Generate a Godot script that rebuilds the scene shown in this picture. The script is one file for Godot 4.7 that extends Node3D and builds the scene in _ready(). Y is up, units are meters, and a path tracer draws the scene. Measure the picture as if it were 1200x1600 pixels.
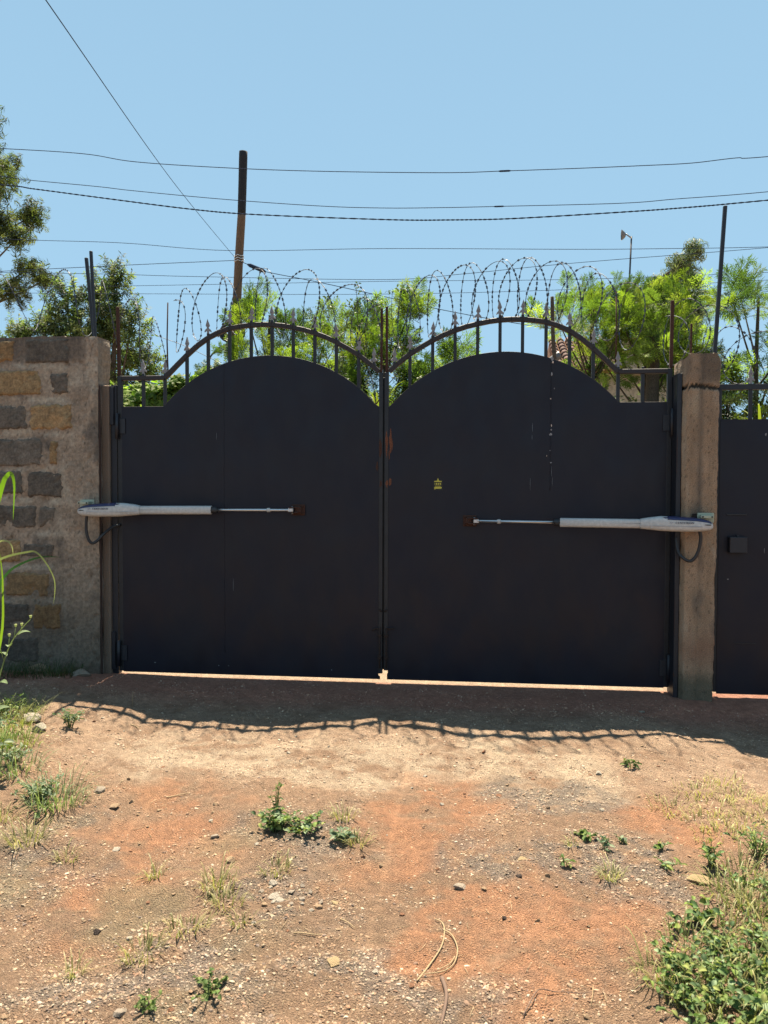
extends Node3D

var rng := RandomNumberGenerator.new()
var taken := {}
var M := {}
var noise_a := FastNoiseLite.new()
var noise_b := FastNoiseLite.new()
var noise_c := FastNoiseLite.new()

# ---------------------------------------------------------------- naming and building helpers
func numbered(called: String) -> String:
	if not taken.has(called):
		taken[called] = 0
		return called
	taken[called] += 1
	return "%s_%03d" % [called, taken[called]]

func tag(o: Node, label: String, category: String, group := "", kind := "") -> Node:
	o.set_meta("label", label)
	o.set_meta("category", category)
	if group:
		o.set_meta("group", group)
	if kind:
		o.set_meta("kind", kind)
	return o

func thing(called: String, label: String, category: String, at := Vector3.ZERO, group := "") -> Node3D:
	var o := Node3D.new()
	o.name = numbered(called)
	add_child(o)
	o.position = at
	tag(o, label, category, group)
	return o

func put(called: String, mesh: Mesh, mat: Material, parent: Node3D = self) -> MeshInstance3D:
	var mi := MeshInstance3D.new()
	mi.mesh = mesh
	mi.material_override = mat
	mi.name = numbered(called) if parent == self else called
	parent.add_child(mi, true)
	return mi

# geometry written in world metres: a part of a thing is moved back by the thing's base
func obj(called: String, s: SurfaceTool, mat: Material, parent: Node3D = self) -> MeshInstance3D:
	var mi := put(called, done(s), mat, parent)
	if parent != self and parent.get_parent() == self:
		mi.position = -parent.position
	return mi

func structure(o: Node) -> void:
	o.set_meta("kind", "structure")

func tool(flat := false) -> SurfaceTool:
	var s := SurfaceTool.new()
	s.begin(Mesh.PRIMITIVE_TRIANGLES)
	s.set_smooth_group(-1 if flat else 0)
	return s

func done(s: SurfaceTool) -> ArrayMesh:
	s.generate_normals()
	return s.commit()

func tri(s: SurfaceTool, a: Vector3, b: Vector3, c: Vector3) -> void:
	s.add_vertex(a)
	s.add_vertex(b)
	s.add_vertex(c)

func quad(s: SurfaceTool, a: Vector3, b: Vector3, c: Vector3, d: Vector3) -> void:
	tri(s, a, b, c)
	tri(s, a, c, d)

func oquad(s: SurfaceTool, a: Vector3, b: Vector3, c: Vector3, d: Vector3, out: Vector3) -> void:
	if (b - a).cross(c - a).dot(out) > 0.0:
		quad(s, a, d, c, b)
	else:
		quad(s, a, b, c, d)

func otri(s: SurfaceTool, a: Vector3, b: Vector3, c: Vector3, out: Vector3) -> void:
	if (b - a).cross(c - a).dot(out) > 0.0:
		tri(s, a, c, b)
	else:
		tri(s, a, b, c)

# a box with chamfered edges
func box(s: SurfaceTool, c: Vector3, size: Vector3, bev := 0.003, turn := Basis.IDENTITY) -> void:
	s.set_smooth_group(-1)
	var h := size / 2.0
	var b := minf(bev, minf(h.x, minf(h.y, h.z)) * 0.9)
	var p := func(i: int, g: Array) -> Vector3:
		var v := Vector3.ZERO
		for k in 3:
			v[k] = g[k] * (h[k] if k == i else h[k] - b)
		return c + turn * v
	for i in 3:
		var j := (i + 1) % 3
		var k := (i + 2) % 3
		for e in [-1, 1]:
			var q := []
			for w in [[-1, -1], [1, -1], [1, 1], [-1, 1]]:
				var g := [0, 0, 0]
				g[i] = e
				g[j] = w[0]
				g[k] = w[1]
				q.append((p as Callable).call(i, g))
			var o := Vector3.ZERO
			o[i] = e
			oquad(s, q[0], q[1], q[2], q[3], turn * o)
			for f in [-1, 1]:
				var g0 := [0, 0, 0]
				g0[i] = e
				g0[j] = f
				g0[k] = -1
				var g1 := g0.duplicate()
				g1[k] = 1
				var oe := Vector3.ZERO
				oe[i] = e
				oe[j] = f
				oquad(s, (p as Callable).call(i, g0), (p as Callable).call(i, g1), (p as Callable).call(j, g1), (p as Callable).call(j, g0), turn * oe)
	for x in [-1, 1]:
		for y in [-1, 1]:
			for z in [-1, 1]:
				var g := [x, y, z]
				otri(s, (p as Callable).call(0, g), (p as Callable).call(1, g), (p as Callable).call(2, g), turn * Vector3(x, y, z))

# a square bar from a to b
func bar(s: SurfaceTool, a: Vector3, b: Vector3, w: float, d: float, bev := 0.002) -> void:
	var y := (b - a).normalized()
	var z := Vector3(0, 0, 1)
	if absf(y.dot(z)) > 0.9:
		z = Vector3(0, 1, 0)
	var x := y.cross(z).normalized()
	z = x.cross(y)
	box(s, (a + b) / 2.0, Vector3(w, a.distance_to(b), d), bev, Basis(x, y, z))

func tube(s: SurfaceTool, pts: PackedVector3Array, r0: float, r1 := -1.0, n := 8, cap := true) -> void:
	if r1 < 0.0:
		r1 = r0
	s.set_smooth_group(0)
	var m := pts.size()
	var dir := (pts[1] - pts[0]).normalized()
	var up := Vector3.UP if absf(dir.y) < 0.9 else Vector3.RIGHT
	var u := dir.cross(up).normalized()
	var prev := []
	for i in m:
		var d := (pts[mini(i + 1, m - 1)] - pts[maxi(i - 1, 0)]).normalized()
		u = (u - d * u.dot(d)).normalized()
		var w := d.cross(u)
		var r := lerpf(r0, r1, float(i) / (m - 1))
		var ring := []
		for k in n:
			var a := TAU * k / n
			ring.append(pts[i] + (u * cos(a) + w * sin(a)) * r)
		if i > 0:
			for k in n:
				var k2 := (k + 1) % n
				quad(s, prev[k], ring[k], ring[k2], prev[k2])
		if cap and (i == 0 or i == m - 1):
			for k in range(1, n - 1):
				otri(s, ring[0], ring[k], ring[k + 1], -d if i == 0 else d)
		prev = ring

# an outline in x and y given a thickness from z0 (back) to z1 (front)
func prism(s: SurfaceTool, poly: PackedVector2Array, z0: float, z1: float, put_at := Transform3D.IDENTITY) -> void:
	s.set_smooth_group(-1)
	var ix := Geometry2D.triangulate_polygon(poly)
	for t in range(0, ix.size(), 3):
		var a := poly[ix[t]]
		var b := poly[ix[t + 1]]
		var c := poly[ix[t + 2]]
		for zz in [[z0, -1.0], [z1, 1.0]]:
			otri(s, put_at * Vector3(a.x, a.y, zz[0]), put_at * Vector3(b.x, b.y, zz[0]), put_at * Vector3(c.x, c.y, zz[0]), put_at.basis * Vector3(0, 0, zz[1]))
	var area := 0.0
	for i in poly.size():
		var a := poly[i]
		var b := poly[(i + 1) % poly.size()]
		area += a.x * b.y - b.x * a.y
	for i in poly.size():
		var a := poly[i]
		var b := poly[(i + 1) % poly.size()]
		var o := Vector3(b.y - a.y, a.x - b.x, 0) * signf(area)
		oquad(s, put_at * Vector3(a.x, a.y, z0), put_at * Vector3(b.x, b.y, z0), put_at * Vector3(b.x, b.y, z1), put_at * Vector3(a.x, a.y, z1), put_at.basis * o)

func smooth_line(p: Array, per := 6) -> PackedVector3Array:
	var out := PackedVector3Array()
	for i in p.size() - 1:
		var a: Vector3 = p[maxi(i - 1, 0)]
		var b: Vector3 = p[i]
		var c: Vector3 = p[i + 1]
		var d: Vector3 = p[mini(i + 2, p.size() - 1)]
		for k in per:
			out.append(b.cubic_interpolate(c, a, d, float(k) / per))
	out.append(p[-1])
	return out

# an angular stone of about unit radius
func rock(sd: int, fine := 0, flat := 0.7, rough := 0.25) -> ArrayMesh:
	var r := RandomNumberGenerator.new()
	r.seed = sd
	var t := (1.0 + sqrt(5.0)) / 2.0
	var v := []
	for e in [[-1, t, 0], [1, t, 0], [-1, -t, 0], [1, -t, 0], [0, -1, t], [0, 1, t], [0, -1, -t], [0, 1, -t], [t, 0, -1], [t, 0, 1], [-t, 0, -1], [-t, 0, 1]]:
		v.append(Vector3(e[0], e[1], e[2]).normalized())
	var f := [[0, 11, 5], [0, 5, 1], [0, 1, 7], [0, 7, 10], [0, 10, 11], [1, 5, 9], [5, 11, 4], [11, 10, 2], [10, 7, 6], [7, 1, 8], [3, 9, 4], [3, 4, 2], [3, 2, 6], [3, 6, 8], [3, 8, 9], [4, 9, 5], [2, 4, 11], [6, 2, 10], [8, 6, 7], [9, 8, 1]]
	for step in fine:
		var nf := []
		for q in f:
			var m := []
			for k in 3:
				v.append((v[q[k]] + v[q[(k + 1) % 3]]).normalized())
				m.append(v.size() - 1)
			nf.append([q[0], m[0], m[2]])
			nf.append([q[1], m[1], m[0]])
			nf.append([q[2], m[2], m[1]])
			nf.append([m[0], m[1], m[2]])
		f = nf
	var nz := FastNoiseLite.new()
	nz.seed = sd
	nz.frequency = 0.7
	nz.fractal_octaves = 3
	var cuts := []
	for k in 11:
		cuts.append([Vector3(r.randfn(), r.randfn(), r.randfn()).normalized(), r.randf_range(0.5, 0.85)])
	var sc := Vector3(r.randf_range(0.85, 1.25), flat, r.randf_range(0.75, 1.1))
	var w := []
	for p in v:
		var q: Vector3 = p * (1.0 + rough * nz.get_noise_3dv(p * 2.0))
		for c in cuts:
			var over: float = q.dot(c[0]) - c[1]
			if over > 0.0:
				q -= c[0] * over * 0.97
		w.append(q * sc)
	var s := tool(true)
	for q in f:
		otri(s, w[q[0]], w[q[1]], w[q[2]], v[q[0]])
	return done(s)

# ---------------------------------------------------------------- materials
func noise_map(freq: float, lo: Color, hi: Color, sd := 1, oct := 5, size := 512, kind := FastNoiseLite.TYPE_SIMPLEX_SMOOTH) -> NoiseTexture2D:
	var n := FastNoiseLite.new()
	n.seed = sd
	n.noise_type = kind
	n.frequency = freq
	n.fractal_octaves = oct
	n.fractal_gain = 0.6
	var t := NoiseTexture2D.new()
	t.width = size
	t.height = size
	t.seamless = true
	t.noise = n
	var g := Gradient.new()
	g.offsets = PackedFloat32Array([0.25, 0.5, 0.75])
	g.colors = PackedColorArray([lo, lo.lerp(hi, 0.5), hi])
	t.color_ramp = g
	return t

func mat(c: Color, rough := 0.8, metal := 0.0, tex: Texture2D = null, scale := Vector3.ONE, bump: Texture2D = null, depth := 0.0, tinted := false) -> StandardMaterial3D:
	var m := StandardMaterial3D.new()
	m.albedo_color = c.linear_to_srgb()
	m.roughness = rough
	m.metallic = metal
	if tex or bump:
		m.uv1_triplanar = true
		m.uv1_world_triplanar = true
		m.uv1_scale = scale
	if tex:
		m.albedo_texture = tex
	if bump:
		m.heightmap_enabled = true
		m.heightmap_texture = bump
		m.heightmap_scale = depth
	m.vertex_color_use_as_albedo = tinted
	return m

func leaf_mat(rough := 0.5, through := 0.85) -> StandardMaterial3D:
	var m := StandardMaterial3D.new()
	m.albedo_color = Color.WHITE
	m.vertex_color_use_as_albedo = true
	m.roughness = rough
	m.backlight_enabled = true
	m.backlight = Color(through * 0.86, through, through * 0.5).linear_to_srgb()
	m.cull_mode = BaseMaterial3D.CULL_DISABLED
	return m

func grey(v: float) -> Color:
	return Color(v, v, v)

func materials() -> void:
	var mottle := noise_map(0.02, grey(0.85), grey(1.0), 3)
	var speckle := noise_map(0.09, grey(0.78), grey(1.0), 4, 4)
	var relief := noise_map(0.06, grey(0.0), grey(1.0), 5, 5)
	var broad := noise_map(0.008, Color(0.82, 0.78, 0.76), Color(1.0, 1.0, 1.0), 6, 6)
	M.ground = mat(Color.WHITE, 0.95, 0.0, noise_map(0.05, Color(0.8, 0.77, 0.74), Color(1, 1, 1), 7, 6, 1024), Vector3.ONE * 1.7, noise_map(0.07, grey(0.0), grey(1.0), 8, 6, 1024), 1.0, true)
	M.gravel = mat(Color.WHITE, 0.9, 0.0, null, Vector3.ONE, null, 0.0, true)
	M.stone_tan = mat(Color(0.36, 0.24, 0.14), 0.9, 0.0, speckle, Vector3.ONE * 9.0, relief, 0.3)
	M.stone_pale = mat(Color(0.42, 0.36, 0.28), 0.9, 0.0, speckle, Vector3.ONE * 8.0, relief, 0.3)
	M.stone_grey = mat(Color(0.33, 0.265, 0.2), 0.9, 0.0, speckle, Vector3.ONE * 8.0, relief, 0.3)
	M.stone_dark = mat(Color(0.035, 0.02, 0.014), 0.95, 0.0, speckle, Vector3.ONE * 8.0, relief, 0.3)
	M.stone_red = mat(Color(0.25, 0.115, 0.058), 0.95, 0.0, speckle, Vector3.ONE * 8.0, relief, 0.3)
	M.stone_flat = mat(Color(0.38, 0.27, 0.14), 0.95, 0.0, speckle, Vector3.ONE * 8.0, relief, 0.3)
	M.paint = mat(Color.WHITE, 0.5, 0.0, noise_map(0.007, Color(0.0088, 0.0084, 0.0165).linear_to_srgb(), Color(0.0122, 0.0106, 0.0165).linear_to_srgb(), 6, 7), Vector3(0.6, 0.35, 0.6), noise_map(0.008, grey(0.0), grey(1.0), 12, 2), 0.3)
	M.paint.metallic_specular = 0.38
	M.paint.roughness_texture = noise_map(0.012, grey(0.72), grey(1.0), 15, 6)
	M.paint_bar = mat(Color(0.012, 0.012, 0.015), 0.5, 0.0, broad, Vector3.ONE * 4.0)
	M.paint_worn = mat(Color(1, 1, 1), 0.6, 0.0, noise_map(0.03, Color(0.011, 0.01, 0.011).linear_to_srgb(), Color(0.034, 0.018, 0.014).linear_to_srgb(), 21, 5), Vector3.ONE * 5.0)
	M.rust = mat(Color(1, 1, 1), 0.9, 0.0, noise_map(0.04, Color(0.03, 0.012, 0.008).linear_to_srgb(), Color(0.1, 0.035, 0.017).linear_to_srgb(), 22, 5), Vector3.ONE * 6.0, relief, 0.15)
	M.rust_bright = mat(Color(1, 1, 1), 0.9, 0.0, noise_map(0.04, Color(0.07, 0.025, 0.013).linear_to_srgb(), Color(0.26, 0.09, 0.04).linear_to_srgb(), 24, 5), Vector3.ONE * 6.0, relief, 0.15)
	M.rust_dark = mat(Color(1, 1, 1), 0.9, 0.0, noise_map(0.04, Color(0.016, 0.009, 0.007).linear_to_srgb(), Color(0.06, 0.025, 0.014).linear_to_srgb(), 23, 5), Vector3.ONE * 6.0, relief, 0.15)
	M.dark_steel = mat(Color(0.012, 0.012, 0.018), 0.5, 0.0, mottle, Vector3.ONE * 3.0)
	M.spear = mat(Color(0.3, 0.28, 0.28), 0.6, 0.1, speckle, Vector3.ONE * 12.0)
	M.wire = mat(Color(0.045, 0.055, 0.075), 0.6, 0.15)
	M.cable = mat(Color(0.02, 0.02, 0.022), 0.5)
	M.line_wire = mat(Color(0.03, 0.04, 0.065), 0.95)
	M.line_wire.metallic_specular = 0.1
	var grit := noise_map(0.012, grey(0.82), grey(1.0), 41, 8, 1024)
	M.concrete = mat(Color.WHITE, 0.95, 0.0, grit, Vector3.ONE * 2.1, relief, 0.22, true)
	M.pillar = mat(Color.WHITE, 0.95, 0.0, speckle, Vector3.ONE * 2.3, relief, 0.22, true)
	M.block = mat(Color.WHITE, 0.95, 0.0, grit, Vector3.ONE * 3.7, relief, 0.5, true)
	M.cement = mat(Color(0.3, 0.21, 0.15), 0.95, 0.0, speckle, Vector3.ONE * 4.0, relief, 0.6)
	M.wood = mat(Color(1, 1, 1), 0.85, 0.0, noise_map(0.05, Color(0.085, 0.045, 0.024).linear_to_srgb(), Color(0.21, 0.125, 0.07).linear_to_srgb(), 31, 5), Vector3(9, 0.5, 9))
	M.wood_black = mat(Color(0.012, 0.01, 0.01), 0.8)
	M.bark = mat(Color(1, 1, 1), 0.95, 0.0, noise_map(0.05, Color(0.035, 0.024, 0.016).linear_to_srgb(), Color(0.12, 0.085, 0.055).linear_to_srgb(), 32, 5), Vector3(5, 1.0, 5))
	M.white = mat(Color(0.55, 0.53, 0.5), 0.42, 0.0, noise_map(0.02, grey(0.9), grey(1.0), 33), Vector3.ONE * 3.0)
	M.blue = mat(Color(0.018, 0.022, 0.075), 0.38)
	M.steel = mat(Color(0.55, 0.55, 0.55), 0.3, 0.9)
	M.zinc = mat(Color(0.4, 0.41, 0.3), 0.5, 0.2)
	M.ink = mat(Color(0.03, 0.03, 0.06), 0.6)
	M.ink_grey = mat(Color(0.25, 0.25, 0.3), 0.6)
	M.yellow = mat(Color(0.5, 0.42, 0.05), 0.6)
	M.black = mat(Color(0.012, 0.012, 0.008), 0.6)
	M.chip = mat(Color(0.55, 0.42, 0.34), 0.8)
	M.scratch = mat(Color(0.16, 0.17, 0.18), 0.7)
	M.straw = mat(Color.WHITE, 0.8, 0.0, null, Vector3.ONE, null, 0.0, true)
	M.dry = mat(Color(0.4, 0.29, 0.16), 0.9, 0.0, speckle, Vector3.ONE * 20.0)
	M.bark_strip = mat(Color(0.16, 0.1, 0.07), 0.9, 0.0, speckle, Vector3(30, 30, 4))
	M.leaf = leaf_mat(0.55, 0.8)
	M.leaf_soft = leaf_mat(0.6, 1.35)
	M.leaf_dull = leaf_mat(0.5, 0.9)
	M.tile = mat(Color.WHITE, 0.9, 0.0, mottle, Vector3.ONE * 2.0, null, 0.0, true)
	M.plaster = mat(Color(0.3, 0.265, 0.2), 0.9, 0.0, mottle, Vector3.ONE)
	M.glass = mat(Color(0.03, 0.035, 0.04), 0.1)
	M.pale_pipe = mat(Color(0.13, 0.13, 0.13), 0.5, 0.2)

# ---------------------------------------------------------------- the ground
# patches of differing earth: x, z, half width, half depth
const PALE := [[0.72, 1.62, 0.7, 0.4], [-0.33, 1.74, 0.7, 0.34], [1.14, 1.8, 0.36, 0.36], [-0.88, 1.71, 0.46, 0.4], [0.2, 1.78, 0.41, 0.38]]
const RED := [[0.5, 2.31, 0.26, 0.5], [0.42, 2.81, 0.2, 0.32], [0.59, 3.2, 0.24, 0.36], [1.53, 2.33, 0.31, 0.27], [-0.68, 2.65, 0.33, 0.24], [-0.77, 3.15, 0.31, 0.26], [0.43, 3.4, 0.14, 0.14], [1.03, 3.11, 0.34, 0.34], [0.83, 3.52, 0.23, 0.15], [-0.75, 2.25, 0.3, 0.15]]
const TRACKS := [[0.5, 2.3, 0.3, 0.7], [0.5, 3.1, 0.28, 0.6], [-0.68, 2.6, 0.33, 0.5], [-0.77, 3.2, 0.33, 0.5]]
const GREYS := [[1.08, 2.1, 0.37, 0.19], [-0.06, 3.06, 0.24, 0.32], [-0.17, 3.63, 0.38, 0.2], [-0.39, 3.41, 0.15, 0.11], [-1.2, 2.71, 0.17, 0.18], [0.32, 3.52, 0.18, 0.16], [0.6, 3.6, 0.22, 0.11], [-0.06, 2.52, 0.34, 0.26], [0.73, 2.72, 0.23, 0.22], [-0.43, 3.72, 0.28, 0.16], [-1.1, 3.1, 0.3, 0.4], [1.2, 2.75, 0.35, 0.3]]

func height(x: float, z: float) -> float:
	var near := smoothstep(-0.05, 0.45, z)
	var h := 0.008 * exp(-pow((z - 0.95) / 0.38, 2.0))
	h += smoothstep(-1.3, -2.4, x) * 0.09 * smoothstep(-0.3, 0.7, z)
	h -= smoothstep(1.6, 2.3, x) * 0.05 * smoothstep(0.1, 0.5, z) * smoothstep(2.2, 1.4, z)
	h += smoothstep(1.1, 2.2, x) * 0.05 * smoothstep(1.6, 2.8, z)
	h += (noise_a.get_noise_2d(x * 1.3, z * 1.3) * 0.03 + noise_b.get_noise_2d(x * 7.0, z * 7.0) * 0.019) * near
	h += noise_c.get_noise_2d(x * 30.0, z * 30.0) * 0.007 * (1.0 - 0.6 * patch(TRACKS, x, z)) * (0.25 + 0.75 * near)
	h -= 0.018 * patch(TRACKS, x, z)
	return h - 0.004 * (1.0 - near)

func patch(list: Array, x: float, z: float) -> float:
	var v := 0.0
	for p in list:
		var dx: float = (x - p[0]) / p[2]
		var dz: float = (z - p[1]) / p[3]
		var d := dx * dx + dz * dz
		if d < 4.0:
			v = maxf(v, 1.0 - smoothstep(0.15, 1.6, d))
	return v

func earth(x: float, z: float) -> Array:
	var wx := x + noise_a.get_noise_2d(x * 4.0 + 9.0, z * 4.0) * 0.22
	var wz := z + noise_a.get_noise_2d(x * 4.0, z * 4.0 + 17.0) * 0.22
	var n1 := noise_b.get_noise_2d(x * 5.0 + 40.0, z * 5.0) * 0.5 + 0.5
	var n2 := noise_c.get_noise_2d(x * 14.0, z * 14.0 + 30.0) * 0.5 + 0.5
	var c := Color(0.3, 0.188, 0.115).lerp(Color(0.235, 0.148, 0.09), smoothstep(2.2, 3.5, z + 0.5 * n1))
	var bleached := smoothstep(2.3, 1.5, wz) * smoothstep(0.3, 0.55, n1 * 0.5 + n2 * 0.5)
	c = c.lerp(Color(0.4, 0.29, 0.2), bleached * 0.5)
	var pale := patch(PALE, wx, wz) * smoothstep(0.32, 0.56, n1 * 0.6 + n2 * 0.4)
	var red := patch(RED, wx, wz) * smoothstep(0.3, 0.55, n1 * 0.55 + n2 * 0.45)
	var gy := patch(GREYS, wx, wz) * smoothstep(0.36, 0.56, n2 * 0.65 + n1 * 0.35)
	var olive := smoothstep(0.52, 0.7, noise_a.get_noise_2d(x * 2.6 + 50.0, z * 2.6) * 0.5 + 0.5) * smoothstep(2.0, 3.0, z) * smoothstep(0.3, -0.4, x)
	c = c.lerp(Color(0.43, 0.335, 0.235), pale * 0.9)
	c = c.lerp(Color(0.335, 0.163, 0.083), red * 0.88)
	c = c.lerp(Color(0.155, 0.124, 0.098), gy * 0.85)
	c = c.lerp(Color(0.2, 0.158, 0.092), olive * 0.65)
	var shade_tint := smoothstep(0.95, 0.4, z) * smoothstep(-0.4, 0.1, z)
	c = c.lerp(Color(0.44, 0.19, 0.125), shade_tint * 0.85)  # shadow hue put into the earth colour before the gate, to warm it
	c = c.lerp(Color(0.52, 0.4, 0.28), smoothstep(-0.01, -0.06, z) * 0.9)
	var v := 0.84 + 0.42 * n1 * (0.55 + 0.45 * n2) + 0.1 * (n2 - 0.5)
	var spot := noise_c.get_noise_2d(x * 42.0, z * 42.0)
	v *= 1.0 + 0.34 * spot
	c = Color(c.r * v, c.g * v, c.b * v)
	return [c, gy, red, pale]

func build_ground() -> void:
	var xs := PackedFloat32Array()
	var zs := PackedFloat32Array()
	for v in [-220.0, -90.0, -40.0, -20.0, -12.0, -8.0, -6.0, -5.0, -4.4, -3.9]:
		xs.append(v)
	var x := -3.5
	while x < 3.5:
		xs.append(x)
		x += 0.0145
	for v in [3.6, 4.0, 4.6, 5.5, 7.0, 10.0, 16.0, 30.0, 80.0, 220.0]:
		xs.append(v)
	for v in [-260.0, -120.0, -60.0, -30.0, -18.0, -12.0, -8.0, -5.0, -3.0, -2.0, -1.4, -1.0, -0.75]:
		zs.append(v)
	var z := -0.55
	while z < 4.15:
		zs.append(z)
		z += 0.0145 if z > 0.2 else 0.03
	for v in [4.4, 5.0, 6.0, 8.0, 12.0, 20.0, 60.0]:
		zs.append(v)
	var w := xs.size()
	var vs := PackedVector3Array()
	var cs := PackedColorArray()
	for zz in zs:
		for xx in xs:
			vs.append(Vector3(xx, height(xx, zz), zz))
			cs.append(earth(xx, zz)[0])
	var ns := PackedVector3Array()
	ns.resize(vs.size())
	for j in zs.size():
		for i in w:
			var l := vs[j * w + maxi(i - 1, 0)]
			var r := vs[j * w + mini(i + 1, w - 1)]
			var u := vs[maxi(j - 1, 0) * w + i]
			var d := vs[mini(j + 1, zs.size() - 1) * w + i]
			ns[j * w + i] = (d - u).cross(r - l).normalized()
	var ix := PackedInt32Array()
	for j in zs.size() - 1:
		for i in w - 1:
			var a := j * w + i
			ix.append_array(PackedInt32Array([a, a + 1, a + w + 1, a, a + w + 1, a + w]))
	var ar := []
	ar.resize(Mesh.ARRAY_MAX)
	ar[Mesh.ARRAY_VERTEX] = vs
	ar[Mesh.ARRAY_NORMAL] = ns
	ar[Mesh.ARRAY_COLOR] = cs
	ar[Mesh.ARRAY_INDEX] = ix
	var me := ArrayMesh.new()
	me.add_surface_from_arrays(Mesh.PRIMITIVE_TRIANGLES, ar)
	var g := put("ground", me, M.ground)
	tag(g, "bare red and beige dirt drive with gravel in front of the gate", "ground", "", "structure")

func scatter(called: String, mesh: Mesh, m: Material, where: Array, tint: Array, parent: Node3D = self) -> MultiMeshInstance3D:
	var mm := MultiMesh.new()
	mm.transform_format = MultiMesh.TRANSFORM_3D
	mm.use_colors = true
	mm.mesh = mesh
	mm.instance_count = where.size()
	for i in where.size():
		mm.set_instance_transform(i, where[i])
		mm.set_instance_color(i, tint[i])
	var mi := MultiMeshInstance3D.new()
	mi.multimesh = mm
	mi.material_override = m
	mi.name = numbered(called) if parent == self else called
	parent.add_child(mi, true)
	return mi

func build_gravel() -> void:
	var tones := [Color(0.4, 0.31, 0.2), Color(0.3, 0.2, 0.13), Color(0.24, 0.12, 0.065), Color(0.13, 0.1, 0.085), Color(0.5, 0.41, 0.3), Color(0.34, 0.21, 0.12), Color(0.1, 0.06, 0.04)]
	for kind in 4:
		var where := []
		var tint := []
		var want := 26000
		for i in want * 3:
			if where.size() >= want:
				break
			var z := 0.02 + 4.0 * pow(rng.randf(), 0.85)
			var half := (5.83 - z) * 0.62
			var x := 0.65 - 0.11 * (5.83 - z) + rng.randf_range(-half, half)
			if z < 0.3 and (x < -2.1 or x > 2.1):
				continue
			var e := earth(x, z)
			var odds: float = clampf(0.32 + 0.9 * e[1] - 0.5 * e[2] + 0.05 * e[3] + 0.9 * noise_a.get_noise_2d(x * 6.0, z * 6.0 + 70.0), 0.06, 1.0)
			if rng.randf() > odds:
				continue
			var r := 0.0014 + 0.0034 * pow(rng.randf(), 2.6) + (0.0055 * rng.randf() if rng.randf() < 0.1 else 0.0)
			var b := Basis.from_euler(Vector3(rng.randf_range(-0.4, 0.4), rng.randf() * TAU, rng.randf_range(-0.4, 0.4))).scaled(Vector3(r * rng.randf_range(0.8, 1.5), r * rng.randf_range(0.7, 1.2), r))
			where.append(Transform3D(b, Vector3(x, height(x, z) + r * 0.15, z)))
			var t: Color = tones[rng.randi() % tones.size()]
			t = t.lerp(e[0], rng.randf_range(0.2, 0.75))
			var v := rng.randf_range(0.75, 1.25)
			tint.append(Color(t.r * v, t.g * v, t.b * v))
		var g := scatter("gravel", rock(40 + kind, 0, 0.6, 0.5), M.gravel, where, tint)
		tag(g, "loose fine gravel and dirt crumbs spread over the whole drive", "gravel", "gravel of the drive", "stuff")
	# bits of dry straw
	var s := tool()
	tube(s, PackedVector3Array([Vector3(-0.5, 0.0, 0), Vector3(-0.1, 0.03, 0.03), Vector3(0.5, 0, 0)]), 0.02, 0.012, 4)
	var bit := done(s)
	var where := []
	var tint := []
	for i in 1500:
		var z := rng.randf_range(0.9, 4.0)
		var half := (5.83 - z) * 0.6
		var x := 0.0 + rng.randf_range(-half, half)
		var l := rng.randf_range(0.015, 0.05)
		where.append(Transform3D(Basis.from_euler(Vector3(0, rng.randf() * TAU, rng.randf_range(-0.15, 0.15))).scaled(Vector3(l, l, l)), Vector3(x, height(x, z) + 0.003, z)))
		var v := rng.randf_range(0.5, 1.0)
		tint.append(Color(0.44 * v, 0.33 * v, 0.19 * v))
	tag(scatter("dry_straw", bit, M.straw, where, tint), "short bits of dry straw littered over the dirt", "straw", "", "stuff")

# ---------------------------------------------------------------- the gate
# half of the gate is drawn in u, the distance from the seam
const RAIL := [[0.0, 2.352], [0.1, 2.437], [0.195, 2.511], [0.28, 2.563], [0.365, 2.61], [0.45, 2.651], [0.54, 2.685], [0.62, 2.71], [0.705, 2.729], [0.79, 2.745], [0.87, 2.754], [0.95, 2.757], [1.035, 2.755], [1.12, 2.746], [1.21, 2.731], [1.3, 2.701], [1.38, 2.662], [1.465, 2.605], [1.55, 2.532], [1.64, 2.447], [1.73, 2.358], [2.1, 2.358]]

func rail_y(u: float) -> float:
	for i in RAIL.size() - 1:
		if u <= RAIL[i + 1][0]:
			return lerpf(RAIL[i][1], RAIL[i + 1][1], (u - RAIL[i][0]) / (RAIL[i + 1][0] - RAIL[i][0]))
	return 2.358

func plate_y(u: float) -> float:
	if u >= 1.728:
		return 2.132
	return 2.515 - (1.09 - sqrt(maxf(0.0, 1.09 * 1.09 - (u - 0.9) * (u - 0.9)))) + (0.018 if u < 0.06 else 0.0)

func spear_mesh() -> ArrayMesh:
	var half := [[0.0, 0.132], [0.006, 0.112], [0.0135, 0.09], [0.0165, 0.078], [0.0075, 0.066], [0.0085, 0.058], [0.021, 0.046], [0.0275, 0.034], [0.026, 0.027], [0.02, 0.03], [0.011, 0.038], [0.0085, 0.026], [0.011, 0.014], [0.011, 0.0]]
	var poly := PackedVector2Array()
	for p in half:
		poly.append(Vector2(p[0], p[1]))
	for i in range(half.size() - 1, 0, -1):
		poly.append(Vector2(-half[i][0], half[i][1]))
	var s := tool(true)
	prism(s, poly, -0.006, 0.006)
	# a raised rib down the blade
	otri(s, Vector3(0, 0.122, 0.006), Vector3(-0.008, 0.078, 0.006), Vector3(0, 0.082, 0.012), Vector3(-0.3, 0, 1))
	otri(s, Vector3(0, 0.122, 0.006), Vector3(0.008, 0.078, 0.006), Vector3(0, 0.082, 0.012), Vector3(0.3, 0, 1))
	return done(s)

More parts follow.
